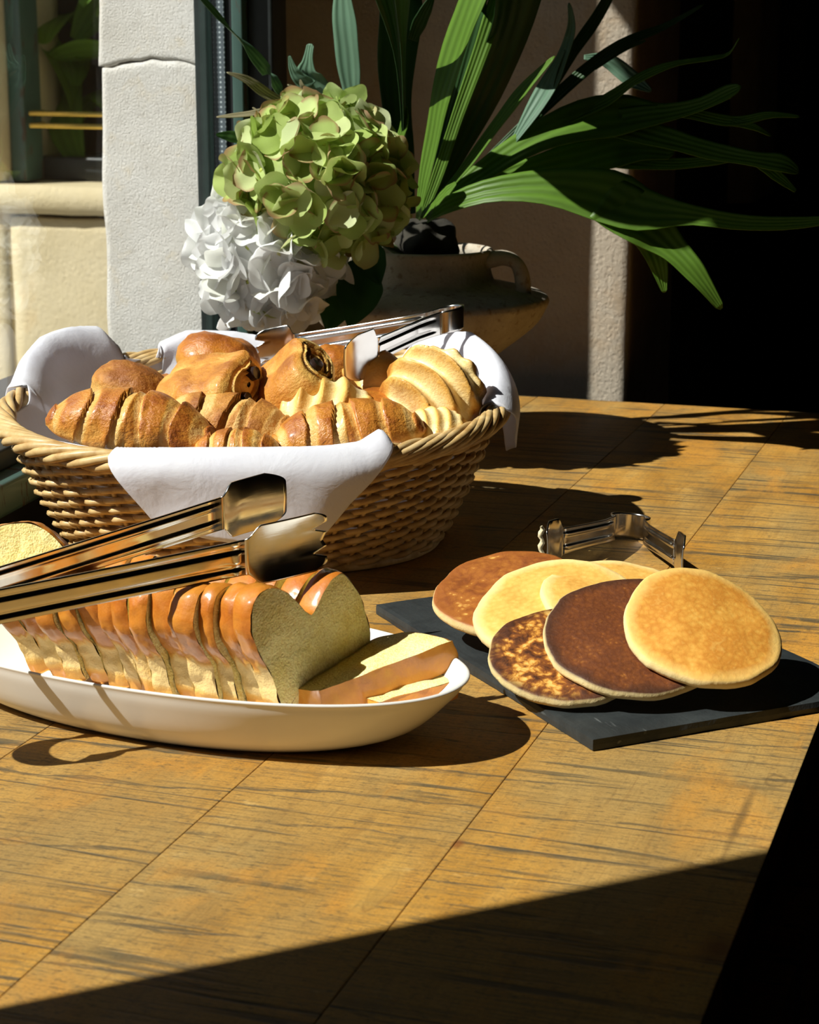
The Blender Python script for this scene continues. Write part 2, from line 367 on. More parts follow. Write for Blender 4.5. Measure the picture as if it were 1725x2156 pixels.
MAT = dict(
    wood=m_wood(), stone=m_stone('limestone', (.80, .76, .69), (.92, .89, .84), (.84, .71, .50), 1.9, .75, .0020),
    stone_in=m_stone('indoor_stone', (.47, .39, .30), (.60, .51, .40), (.50, .35, .21), 1.0, .7, .0025),
    facade=m_stone('facade_stone', (.60, .50, .30), (.72, .62, .42), (.66, .48, .24), .5, .4, .006),
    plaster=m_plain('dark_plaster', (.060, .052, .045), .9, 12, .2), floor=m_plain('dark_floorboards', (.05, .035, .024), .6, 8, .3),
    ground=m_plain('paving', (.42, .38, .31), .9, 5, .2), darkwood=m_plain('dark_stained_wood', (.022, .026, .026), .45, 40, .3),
    rubber=m_plain('black_gasket', (.008, .008, .009), .6), paint=m_paint(), spacer=m_spacer(), glass=m_glass(), steel=m_steel(),
    wicker=m_wicker(), cloth=m_cloth(), crumb=m_crumb(), brioche=m_brioche(), slate=m_slate(), pot=m_pot(),
    croissant=m_pastry('croissant_crust', [(.05, (.80, .55, .22)), (.35, (.72, .38, .085)), (.6, (.58, .225, .03)), (.85, (.36, .10, .012)), (1, (.18, .045, .008))], .38, .22, 1.5, dark=.17),
    croissant_matte=m_pastry('croissant_matte', [(.05, (.78, .52, .20)), (.4, (.66, .36, .09)), (.7, (.50, .21, .036)), (1, (.28, .09, .014))], .55, 0, 1.6, dark=.14),
    golden=m_pastry('golden_dough', [(.05, (.84, .62, .26)), (.4, (.76, .45, .11)), (.7, (.58, .235, .034)), (1, (.32, .10, .014))], .48, .1, 1.4, dark=.09),
    orange=m_pastry('glazed_dough', [(.05, (.74, .42, .10)), (.4, (.66, .29, .040)), (.75, (.48, .16, .018)), (1, (.28, .075, .01))], .4, .3, dark=.08),
    pale=m_pastry('pale_puff', [(.05, (.90, .74, .42)), (.35, (.84, .60, .24)), (.65, (.72, .40, .085)), (1, (.46, .18, .025))], .5, .1, .8, dark=.10),
    choc=m_plain('dark_chocolate', (.020, .009, .006), .45, 90, .4, .3),
    glaze=m_plain('glazed_ceramic', (.80, .775, .72), .25, 20, .03, .02, 0, .5),
    brass=m_plain('brass', (.75, .52, .12), .25, 30, .1, .02, 1),
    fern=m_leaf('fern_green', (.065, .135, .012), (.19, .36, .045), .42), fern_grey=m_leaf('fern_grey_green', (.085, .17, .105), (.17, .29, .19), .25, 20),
    fern_shaded=m_leaf('fern_shaded', (.015, .045, .012), (.035, .095, .022), .18), dry=m_leaf('dry_frond', (.24, .20, .10), (.42, .38, .24), .15),  # darker copy of the fern green: shade put into the leaf colour
    hleaf=m_leaf('hydrangea_leaf', (.012, .05, .018), (.03, .10, .04), .2, 12),
    petal_g=m_petal('green_petal', [(0, (.40, .54, .10)), (.3, (.55, .68, .20)), (.6, (.70, .78, .36)), (.8, (.36, .50, .085)), (1, (.80, .83, .54))], (.40, .13, .075), .8, .36),
    petal_w=m_petal('white_petal', [(0, (.93, .93, .92)), (.7, (.96, .96, .96)), (1, (.92, .93, .82))], (.8, .8, .7), 0, .34),
    bead=m_plain('floret_centre', (.45, .50, .10), .6), stem=m_plain('green_stem', (.10, .16, .05), .6), soil=m_plain('dark_moss', (.03, .026, .018), .9, 60, .5, .8),
    butter=m_plain('butter_crumbs', (.80, .68, .42), .6, 200, .2, .6),
)
# ------------------------------------------------------------------ the room, built along the window wall
WA = R(13.75); WO = Vector((-.369, 1.77, 0))
WM = Matrix.Translation(WO) @ Matrix.Rotation(-WA, 4, 'Z')          # local x: into the room, local y: along the window, away from the camera
def wall(name, vf, mat, smooth=False, parent=None):
    o = add(name, vf, MAT[mat], smooth=smooth)
    o.matrix_world = WM
    return struct(o)
VP, VJ, VN, UE = .724, .975, -1.136, .439
HEAD = 1.07
wall('wall_jamb', rough_block(-.20, UE, VJ, VJ + .5, -.75, 2.0, .014, .0016, 3, .010, .006), 'stone_in', True)
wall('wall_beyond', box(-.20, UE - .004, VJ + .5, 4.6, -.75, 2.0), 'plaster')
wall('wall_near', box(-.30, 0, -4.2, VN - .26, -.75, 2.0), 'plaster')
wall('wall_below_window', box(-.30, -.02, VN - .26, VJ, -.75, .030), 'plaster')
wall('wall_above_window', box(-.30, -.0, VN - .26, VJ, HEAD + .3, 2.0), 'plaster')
for nm, b in (('floor', (-4.2 + 4.0, 5.0, -4.2, 4.6, -.80, -.75)), ('ceiling', (-.2, 5.0, -4.2, 4.6, 2.0, 2.06)),
              ('wall_end', (-.2, 5.0, 4.6, 4.7, -.75, 2.0)), ('wall_behind', (-.3, 5.0, -4.3, -4.2, -.75, 2.0)), ('wall_right', (5.0, 5.1, -4.2, 4.6, -.75, 2.0))):
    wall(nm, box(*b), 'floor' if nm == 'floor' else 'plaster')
# window: rails and posts of dark green painted wood, double glazing with a perforated spacer
win = bpy.data.objects.new('window_1', None); COL.objects.link(win); win.matrix_world = WM; win['kind'] = 'structure'; win['label'] = 'dark green painted window beside the table'
def wpart(name, vf, mat, smooth=False): return add(name, vf, MAT[mat], win, smooth)
wpart('bottom_rail', box(-.06, .012, VN - .26, VP + .05, .030, .060, .004), 'paint', True)
wpart('glazing_bead', box(-.045, -.012, VN, VP, .0602, .080, .003), 'darkwood', True)
wpart('head_rail', box(-.06, .012, VN - .26, VP + .05, HEAD, HEAD + .30, .004), 'paint', True)
pv, pf = box(-.06, -.005, VN - .26, VN, .060, HEAD)
wpart('near_shadow_post', ([(x, y + (.115 * z - .041 if y > VN - .1 else 0), z) for x, y, z in pv], pf), 'paint')  # unseen post, its edge slanted to steer the shadow across the foreground
wpart('glass_pane', box(-.034, -.030, VN, VP, .080, HEAD), 'glass')
# far post, strip by strip as the glazing shows it
wpart('outer_stop', box(-.062, -.046, VP - .01, VP + .05, .060, HEAD, .002), 'darkwood', True)
wpart('gasket', box(-.046, -.036, VP, VP + .05, .060, HEAD), 'rubber')
wpart('spacer_bar', box(-.036, -.027, VP - .002, VP + .05, .070, HEAD), 'spacer')
wpart('gasket', box(-.027, -.016, VP + .002, VP + .05, .060, HEAD), 'rubber')
wpart('inner_stop', box(-.016, -.002, VP - .006, VP + .05, .060, HEAD, .002), 'paint', True)
wpart('far_post', box(-.002, .030, VP + .012, VP + .07, .0, HEAD + .3, .003), 'darkwood', True)
# stone pier outside the glass: two blocks with an uneven bed joint
pier = bpy.data.objects.new('wall_pier', None); COL.objects.link(pier); pier.matrix_world = WM; pier['kind'] = 'structure'
def pier_block(z0, z1, seed, top):
    v, f = rough_block(-.192, -.05, VP + .006, VJ, z0, z1, .0065, .0016, seed, .0025, .0015)
    v = [Vector(q) for q in v]
    for q in v:
        j = .010 * math.sin((q.x + .19) * 22) + .004 * N3(q, 60, 2)
        if top and abs(q.z - z1) < .06: q.z += j * (1 - abs(q.z - z1) / .06)
        if not top and abs(q.z - z0) < .06: q.z += j * (1 - abs(q.z - z0) / .06)
        q.x += .006 * N3((0, 0, q.z), 8, seed) * max(0, (-.10 - q.x) / .09)
    return add('stone', (v, f), MAT['stone'], pier)
pier_block(-.75, .4065, 1, True); pier_block(.4072, 1.6, 5, False)
# ------------------------------------------------------------------ outside: paving and the stone front across the passage
g = struct(add('ground', box(-9, -.55, -4, 9, -.95, -.90), MAT['ground'], smooth=False))
fac = bpy.data.objects.new('facade', None); COL.objects.link(fac); fac.location = (-.62, 4.55, 0); fac.rotation_euler = (0, 0, R(-20))
fac['kind'] = 'structure'
def fpart(name, vf, mat, smooth=True): return add(name, vf, MAT[mat], fac, smooth)
# local x runs right, local y away; seen through the glass between x = -0.4 and 0
fpart('stone', rough_block(-1.9, -.30, -.05, .25, -.90, .045, .03, .003, 2, .006, .006), 'facade')
fpart('stone', rough_block(-.296, .6, -.05, .25, -.90, .032, .03, .003, 4, .006, .006), 'facade')
fpart('sill_stone', rough_block(-1.9, .6, -.07, .25, .040, .105, .03, .003, 6, .006, .008), 'facade')
fpart('stone', rough_block(-1.9, -.315, -.05, .25, .108, 2.4, .04, .003, 7, .006, .006), 'facade')
fpart('stone', rough_block(.6, 1.4, -.05, .25, .108, 2.4, .05, .003, 8, .006, .006), 'facade')
fpart('lintel_stone', rough_block(-.315, .6, -.05, .25, 1.25, 2.4, .05, .003, 9, .006, .006), 'facade')
fpart('window_frame', merge([box(-.313, -.275, .0, .08, .108, 1.25, .004), box(.56, .6, .0, .08, .108, 1.25, .004), box(-.275, .56, .0, .08, 1.2, 1.25, .004)]), 'paint')
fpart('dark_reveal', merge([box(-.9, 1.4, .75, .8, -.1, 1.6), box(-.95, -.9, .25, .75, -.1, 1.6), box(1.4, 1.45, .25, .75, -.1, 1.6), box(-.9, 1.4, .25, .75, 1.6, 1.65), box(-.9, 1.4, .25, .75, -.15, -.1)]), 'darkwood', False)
rail = empty('window_rail', 'brass double rail seen through the window glass', 'rail', (-.62, 4.56, .19)); rail.rotation_euler = (0, 0, R(-20))
for dz in (.045, .072): add('bar', tube([(-.26, 0, dz), (.5, -.03, dz)], .006, 8), MAT['brass'], rail)
for xx in (-.255, .49):
    for dz in (.045, .072): add('bracket', tube([(xx, 0, dz), (xx, .05, dz)], .006, 8), MAT['brass'], rail)
def blade_mesh(L, W, bend, cup, nl=9, nw=5):
    uv = []
    def fn(s, t):
        w = W * (math.sin(math.pi * min(1, s * .92 + .06)) ** .75); q = t * 2 - 1
        uv.append((s, t)); return Vector((q * w, L * s * math.cos(bend * s * .6), L * s * math.sin(bend * s) * -.6 + cup * w * q * q))
    v, f = grid(nl, nw, fn); return v, f, uv
shrub = empty('window_box_plant', 'leafy green plant in the dark window across the passage', 'plant', (-.60, 4.66, .11)); shrub.rotation_euler = (0, 0, R(-20))
lv, lf, luv = blade_mesh(.30, .045, .9, .3); lmesh = None
rs = random.Random(3)
for i in range(46):
    if lmesh is None: o = add('leaf', (lv, lf), MAT['fern'], shrub, uv=luv); lmesh = o.data
    else: o = add('leaf', None, None, shrub, data=lmesh)
    o.location = (rs.uniform(-.27, .5), rs.uniform(-.02, .12), rs.uniform(-.0, .45)); k = rs.uniform(.6, 1.3); o.scale = (k, k, k)
    o.rotation_euler = (R(rs.uniform(20, 80)), R(rs.uniform(-40, 40)), R(rs.uniform(-90, 90)))
add('planter', box(-.28, .54, -.03, .14, -.004, .05, .006), MAT['darkwood'], shrub)
# ------------------------------------------------------------------ table of reclaimed planks
TA = R(18.3)
table = empty('table', 'weathered reclaimed wood plank table in front of the window', 'table', (0, 0, -.75))
table.rotation_euler = (0, 0, -TA)
edges = [-.848, -.795, -.632, -.469, -.314, -.140]
for i, (a, b) in enumerate(zip(edges, edges[1:])):
    o = add('plank', box(a + .0003, b - .0003, .25, 2.43, .722, .75, .0008), MAT['wood'], table, smooth=False)
add('side_rail', box(-.17, -.117, .30, 2.38, .62, .70, .003), MAT['wood'], table, smooth=False)
add('side_rail', box(-.82, -.78, .30, 2.38, .62, .7215, .003), MAT['wood'], table, smooth=False)
for yy in (.30, 2.34): add('end_rail', box(-.78, -.17, yy, yy + .04, .62, .7215, .003), MAT['wood'], table, smooth=False)
for xx in (-.815, -.235):
    for yy in (.36, 2.25): add('leg', box(xx, xx + .06, yy, yy + .06, 0, .7215, .004), MAT['wood'], table, smooth=False)
# ------------------------------------------------------------------ wicker basket
BX, BY, BROT = -.141, 1.785, R(-4)
A0, A1, B0, B1 = .166, .219, .130, .188
def bz(th): return .123 + .016 * math.sin(th) + .002 * math.cos(th)
def bwall(th, h, off=0.0):
    k = h ** .85
    a = A0 + (A1 - A0) * k + off; b = B0 + (B1 - B0) * k + off; e = 2 / 2.25
    c, s = math.cos(th), math.sin(th)
    return Vector((a * math.copysign(abs(c) ** e, c), b * math.copysign(abs(s) ** e, s), .006 + (bz(th) - .006) * h))
basket = empty('wicker_basket', 'oval woven wicker basket of pastries lined with a white napkin', 'basket', (BX, BY, 0)); basket.rotation_euler = (0, 0, BROT)
NS, NROW = 50, 20
for k in range(NS):
    th = 2 * math.pi * (k + .0) / NS
    add('stake', tube([bwall(th, h) for h in (0, .12, .25, .4, .55, .7, .85, .98)], .0022, 5), MAT['wicker'], basket)
rb = random.Random(5)
for i in range(NROW):
    h = .02 + .93 * (i + .3) / NROW; n = NS * 6; pts = []; sg = 1 if i % 2 else -1
    for j in range(n):
        th = 2 * math.pi * j / n; ph = NS / 2 * th + (0 if sg > 0 else math.pi)
        w = bwall(th, min(1, h + .016 * math.sin(ph + .6) + .004 * math.sin(th * 7 + i)), .0043 * math.cos(ph) + .0006 * math.sin(th * 11 + i * 2))
        pts.append(w)
    add('weaver', tube(pts, .0027 + .0003 * rb.random(), 6, True), MAT['wicker'], basket)
for c in range(7):
    n = 260; pts = []
    for j in range(n):
        th = 2 * math.pi * j / n; a = 8 * th + 2 * math.pi * c / 7 + .5 * math.sin(th * 5 + c)
        rr = .0078 + .0012 * math.sin(th * 9 + c)
        w = bwall(th, 1.0, .004 + rr * math.cos(a)); w.z += .002 + rr * .85 * math.sin(a); pts.append(w)
    add('rim_cane', tube(pts, .0039, 7, True), MAT['wicker'], basket)
add('base', merge([tube([bwall(2 * math.pi * j / 90, 0, -.01 * q) + Vector((0, 0, -.001)) for j in range(90)], .0048, 6, True) for q in range(13)]), MAT['wicker'], basket)
# ------------------------------------------------------------------ napkin that lines it
EXT = [(-180, -.02), (-168, -.02), (-112, -.01), (-109.5, .012), (-101, .060), (-88, .074), (-75, .088), (-66, .045), (-57, .010), (-54, -.012), (-14, -.02), (-9, .006), (2, .055), (12, .075), (22, .06), (40, .03), (52, .012), (58, -.02), (86, -.02), (91, .012), (100, .034), (112, .034), (119, .008), (122, -.02), (131, -.015), (135, .06), (142, .10), (160, .11), (170, .05), (175, -.01), (180, -.02)]
RISE = [(-180, 0.0), (-112, 0), (-101, .002), (-62, .004), (-57, .012), (-54, 0), (-9, .0), (15, .020), (32, .030), (50, .018), (58, 0), (88, 0), (100, .010), (112, .012), (122, 0), (131, .004), (136, .026), (145, .030), (156, .028), (166, .018), (172, .006), (180, 0)]
def napkin():
    cols, rows = 420, 46; V = []
    for i in range(cols):
        d = -180 + 360 * i / cols; th = R(d); ex = lerp_list([q[0] for q in EXT], [q[1] for q in EXT], d); rs_ = lerp_list([q[0] for q in RISE], [q[1] for q in RISE], d)
        path = [bwall(th, h, -.012 - .003 * math.sin(th * 11) - .004 * math.sin(th * 5)) for h in (.30, .45, .6, .75, .9, 1.0)]
        nrm = Vector((math.cos(th), math.sin(th), 0)); top = bwall(th, 1.0)
        lift = .013 + rs_; ln_ = 1.0 if d > 125 else 0.0
        path += [top + nrm * (-.008 + .25 * rs_ * ln_) + Vector((0, 0, lift * .75)), top + nrm * (.002 + .45 * rs_ * ln_) + Vector((0, 0, lift + .002)), top + nrm * (.014 + .35 * rs_ * ln_) + Vector((0, 0, lift * .72)), top + nrm * (.021) + Vector((0, 0, -.002))]
        lean = .10
        for q in (.03, .06, .09, .12, .16): path.append(top + nrm * (.021 - q * lean + .0016 * math.sin(th * 19 + q * 12)) + Vector((0, 0, -.002 - q)))
        cum = [0]
        for a, b in zip(path, path[1:]): cum.append(cum[-1] + (b - a).length)
        Lr = cum[7]; end = Lr + ex + (.012 + .5 * rs_ if ex > 0 else 0)
        sm = catmull(path, 90); cs = [0]
        for a, b in zip(sm, sm[1:]): cs.append(cs[-1] + float(np.linalg.norm(b - a)))
        xs = np.array(sm)
        for j in range(rows):
            L = end * j / (rows - 1); p = Vector((np.interp(L, cs, xs[:, 0]), np.interp(L, cs, xs[:, 1]), np.interp(L, cs, xs[:, 2])))
            out = max(0, L - Lr)
            p += nrm * (.005 * N3((d * .035, L * 12, 3), 1) * min(1, out * 25 + .2)); p.z += .003 * N3((d * .05, L * 14, 9), 1) * min(1, L * 8)
            V.append(p)
    F = [(i * rows + j, ((i + 1) % cols) * rows + j, ((i + 1) % cols) * rows + j + 1, i * rows + j + 1) for i in range(cols) for j in range(rows - 1)]
    c = len(V); V.append(Vector((0, 0, .03))); F += [(((i + 1) % cols) * rows, i * rows, c) for i in range(cols)]
    return V, F
nap = add('linen_napkin', napkin(), MAT['cloth']); nap.location = (BX, BY, 0); nap.rotation_euler = (0, 0, BROT)
tag(nap, 'white linen napkin lining the wicker basket with corners hanging over the rim', 'napkin')
md = nap.modifiers.new('thickness', 'SOLIDIFY'); md.thickness = .0011; md.offset = 1
# ------------------------------------------------------------------ pastries
def toast_top(v, lo, hi): return smooth01((v - lo) / (hi - lo))
def croissant(L, Rr, bend, steps, seed, glossy=True):
    """crescent of rolled dough: swollen middle, stepped layers that spiral to pointed ends"""
    nu, nv = 150, 36; V = []; T = []
    for i in range(nu):
        t = -1 + 2 * i / (nu - 1)
        for j in range(nv):
            a = 2 * math.pi * j / nv
            tt = t + .10 * math.cos(a - .9) * (1 if t > 0 else -1) + .04 * N3((t * 3, math.cos(a), seed), 1.5)
            q = min(1, abs(tt)) * steps; k = math.floor(q + .5); fr = (q + .5) - k
            prof = max(0.02, (1 - abs(t) ** 2.2)) ** .55
            hsh = (math.sin(k * 7.3 + seed * 3 + (2 if t > 0 else 0)) * .5 + .5)
            stepr = 1 - .085 * smooth01((fr - .60) / .35) + .085 * (1 - fr) * (.6 + .6 * hsh)
            r = Rr * prof * stepr * (1 + .07 * N3((t * 3, math.cos(a), math.sin(a)), 1.4, seed))
            ang = t * bend; cx = (L / 2) * (math.sin(ang) / max(bend, .01)); cy = (L / 2) * ((math.cos(ang) - 1) / max(bend, .01))
            rad = math.cos(a) * r; zz = math.sin(a) * r * (.92 if math.sin(a) > 0 else .62)
            V.append(Vector((cx + rad * math.sin(ang), cy + rad * math.cos(ang), zz + Rr * .6)))
            e = .22 + .30 * smooth01((math.sin(a) + .3) / 1.1)
            wide = .30 + .25 * hsh
            e -= .42 * smooth01((fr - (1 - wide)) / .12) * smooth01((1.02 - fr) / .1) * (1 if abs(t) < .93 else .3)
            e += .22 * smooth01((.5 - fr) / .3) * hsh; e += .16 * N3((t * 5, a, 0), 1.5, seed)
            T.append(e)
    F = []
    for i in range(nu - 1):
        for j in range(nv): F.append((i * nv + j, i * nv + (j + 1) % nv, (i + 1) * nv + (j + 1) % nv, (i + 1) * nv + j))
    F.append(tuple(range(nv))[::-1]); F.append(tuple((nu - 1) * nv + j for j in range(nv)))
    return V, F, T
def roll(L, W, H, seed, pinch=.0, e=2.6):
    """rolled rectangular pastry: flattened spiral, ends showing the turns"""
    nu, nv = 54, 40; V = []; T = []
    for i in range(nu):
        t = -1 + 2 * i / (nu - 1)
        for j in range(nv):
            a = 2 * math.pi * j / nv; c, s = math.cos(a), math.sin(a)
            endk = (1 - max(0, (abs(t) - .80) / .20) ** 2.4 * .32)
            sw = 1 + .06 * (1 - t * t)
            y = W * math.copysign(abs(c) ** (2 / e), c) * endk * sw; z = H * math.copysign(abs(s) ** (2 / e), s) * endk * sw * (1 + .10 * N3((t * 2, c, s), 1.2, seed))
            fold = .0035 * smooth01(1 - abs(a - .9) / .25) - .004 * smooth01(1 - abs(a - 1.35) / .12)
            nrm = Vector((0, c, s)); p = Vector((t * L / 2 * (1 + .03 * N3((c, s, 0), 2, seed)), y, z + H * .95)) + nrm * fold
            p += nrm * .003 * N3(p, 34, seed); V.append(p)
            T.append(.28 + .42 * smooth01((s + .1) / 1.1) + .22 * N3((t * 2, c * 1.5, s), 1.3, seed) - .35 * smooth01(1 - abs(a - 1.35) / .14) - .15 * smooth01((abs(t) - .86) / .1))
    F = [(i * nv + j, i * nv + (j + 1) % nv, (i + 1) * nv + (j + 1) % nv, (i + 1) * nv + j) for i in range(nu - 1) for j in range(nv)]
    for side in (0, nu - 1):                                      # rolled ends: shrinking rings, every other one sunk
        base = [side * nv + j for j in range(nv)]; prev = base; c = sum((V[k] for k in base), Vector()) / nv; sgn = -1 if side == 0 else 1
        for rI, (sc, dx) in enumerate(((.88, .0025), (.82, -.0025), (.62, .002), (.55, -.002), (.30, .001), (.12, .001))):
            cur = []
            for k in base:
                q = c + (V[k] - c) * sc; q.x += sgn * dx; cur.append(len(V)); V.append(q); T.append(.2 if dx > 0 else .62)
            for j in range(nv):
                q = (prev[j], cur[j], cur[(j + 1) % nv], prev[(j + 1) % nv]); F.append(q if side else q[::-1])
            prev = cur
        F.append(tuple(prev) if side else tuple(prev[::-1]))
    return V, F, T
def turnover(a, b, H, ridges, seed, amp=.006, rot=0.0):
    """puffed pastry shell whose slashed top has opened in ridges"""
    nr, nt = 34, 72; V = []; T = []
    for sgn in (1, -1):
        for i in range(nr):
            rho = i / (nr - 1)
            for j in range(nt):
                t = 2 * math.pi * j / nt; edge = 1 + .05 * math.sin(t * 13 + seed) * rho ** 4 + .05 * N3((math.cos(t) * 2, math.sin(t) * 2, seed), 1)
                x = a * rho * math.cos(t) * edge; y = b * rho * math.sin(t) * edge
                cur = (x * math.cos(rot) + y * math.sin(rot)) / a; oth = (-x * math.sin(rot) + y * math.cos(rot)) / b
                ph = (cur + .25 * oth * oth) * ridges * math.pi; rd = 1 - abs(math.sin(ph)) ** 1.3
                dome = (1 - rho ** 2.4) ** .55 if rho < 1 else 0
                if sgn > 0:
                    z = H * dome * (1 + .15 * N3((x * 30, y * 30, 0), 1, seed)) + amp * (rd - .3) * smooth01((1 - rho) / .25); T.append(.12 + .5 * rd ** 1.5 + .5 * smooth01((rho - .82) / .16) + .15 * N3((x * 50, y * 50, 1), 1, seed))
                else: z = -H * .35 * dome; T.append(.75)
                V.append(Vector((x, y, z)))
    F = []
    for half in (0, 1):
        o = half * nr * nt
        for i in range(nr - 1):
            for j in range(nt):
                q = (o + i * nt + j, o + (i + 1) * nt + j, o + (i + 1) * nt + (j + 1) % nt, o + i * nt + (j + 1) % nt)
                F.append(q if half == 0 else q[::-1])
    return V, F, T
def bun(a, b, c, seed, lump=.10, e=2.3):
    nu, nv = 34, 44; V = []; T = []
    for i in range(nu):
        ph = -math.pi / 2 + math.pi * i / (nu - 1)
        for j in range(nv):
            t = 2 * math.pi * j / nv; d = Vector((math.cos(ph) * math.cos(t), math.cos(ph) * math.sin(t), math.sin(ph)))
            q = (abs(d.x) ** e + abs(d.y) ** e + abs(d.z) ** e) ** (-1 / e); k = q * (1 + lump * N3(d, 1.7, seed) + .03 * N3(d, 6, seed))
            V.append(Vector((d.x * a * k, d.y * b * k, d.z * c * k * (1 if d.z > 0 else .7)))); T.append(.25 + .5 * smooth01((d.z + .25) / 1.1) + .2 * N3(d, 2.2, seed + 4))
    F = [(i * nv + j, i * nv + (j + 1) % nv, (i + 1) * nv + (j + 1) % nv, (i + 1) * nv + j) for i in range(nu - 1) for j in range(nv)]
    return V, F, T
def pastry(name, geo, mat, loc, rot, label, cat, choc=None, scale=1.0):
    V, F, T = geo
    m = Matrix.Translation(loc) @ Matrix.Rotation(R(rot[2]), 4, 'Z') @ Matrix.Rotation(R(rot[0]), 4, 'X') @ Matrix.Rotation(R(rot[1]), 4, 'Y')
    z0 = sum((v.z for v in V)) / len(V); V = [Vector((v.x, v.y, v.z - z0)) * scale for v in V]
    if choc:
        r = empty(name, label, cat, mat=m); add('dough', (V, F), MAT[mat], r, attr={'toast': T})
        for (x, y, z, rad) in choc:
            add('chocolate_stick', tube([(x * .7, y, z), (x * .9, y, z), (x, y, z)], [rad, rad, rad * .85], 10), MAT['choc'], r)
    else:
        r = add(name, (V, F), MAT[mat], attr={'toast': T}); r.matrix_world = m; tag(r, label, cat)
    return r
PA = 'pastry'
pastry('croissant', croissant(.150, .0325, .40, 2.6, 1), 'croissant', P(283, 893, 1.665), (20, 8, -10), 'glossy flaky croissant at the basket\'s front left with pale split layers', 'croissant')
pastry('croissant', croissant(.135, .031, .5, 2.4, 4), 'croissant_matte', P(505, 902, 1.695), (14, 16, -14), 'matte brown croissant in the middle of the basket below the chocolate rolls', 'croissant')
pastry('croissant', croissant(.135, .032, .45, 2.6, 9), 'croissant', P(728, 912, 1.66), (14, -8, 8), 'glossy croissant at the front rim behind the hanging napkin corner', 'croissant')
pastry('croissant', croissant(.075, .022, .3, 2.2, 12), 'croissant', P(500, 950, 1.632), (0, 0, -5), 'low croissant tip peeping over the front napkin edge', 'croissant')
pastry('pain_au_chocolat', roll(.086, .036, .023, 2), 'golden', P(440, 824, 1.745), (22, -14, -24), 'golden chocolate roll with two dark chocolate ends facing right', PA, choc=[(.0495, -.016, -.005, .0062), (.0495, .010, .005, .0066)])
pastry('pain_au_chocolat', roll(.080, .034, .024, 6), 'golden', P(612, 824, 1.745), (30, -54, 8), 'upright pale golden chocolate roll with a dark tip beside the tong blade', PA, choc=[(.0465, -.010, .006, .0064)])
pastry('round_pastry', bun(.036, .030, .025, 3), 'croissant_matte', P(275, 818, 1.785), (6, 12, -8), 'small browned pastry behind the glossy croissant at the left flap', PA)
pastry('round_pastry', bun(.040, .033, .033, 8, .10, 2.5), 'orange', P(463, 770, 1.875), (-10, 16, -8), 'deep orange bun at the back of the basket against the napkin', PA)
pastry('round_pastry', bun(.028, .026, .024, 11), 'orange', P(703, 775, 1.84), (0, 0, 10), 'small orange bun at the back between the two tong blades', PA)
pastry('puff_turnover', turnover(.050, .036, .034, 2.5, 2.0, .008, .25), 'pale', P(690, 868, 1.715), (36, 10, -26), 'cream coloured scalloped turnover with raised ridges in the basket\'s middle', PA)
pastry('puff_turnover', turnover(.046, .044, .034, 2.2, 5.0, .020, .9), 'pale', P(912, 822, 1.735), (54, 8, -10), 'large ridged turnover tilted up at the basket\'s right', PA)
pastry('puff_turnover', turnover(.036, .028, .020, 3.5, 7.0, .003), 'pale', P(900, 906, 1.68), (16, -10, 12), 'pale pastry lying low at the right rim under the large turnover', PA)
pastry('puff_turnover', turnover(.036, .036, .032, .7, 9.0, .004), 'pale', P(806, 808, 1.79), (34, 24, 10), 'pale torn pastry half hidden behind the large turnover', PA)
pastry('pain_au_chocolat', roll(.05, .016, .014, 15), 'orange', P(345, 828, 1.80), (0, 0, 60), 'small dark rolled end showing between the buns on the left', PA, choc=[(-.027, 0, 0, .005)])
pastry('round_pastry', bun(.048, .04, .026, 21), 'orange', P(820, 880, 1.745), (0, 10, 0), 'reddish brown bun at the bottom below the large turnover', PA)
pastry('round_pastry', bun(.044, .036, .024, 23), 'orange', P(560, 850, 1.80), (0, 0, 20), 'orange bun deep in the basket between the two chocolate rolls', PA)
pastry('round_pastry', bun(.05, .04, .024, 26), 'croissant', P(385, 885, 1.76), (0, 0, 0), 'brown bun deep in the basket under the chocolate roll', PA)
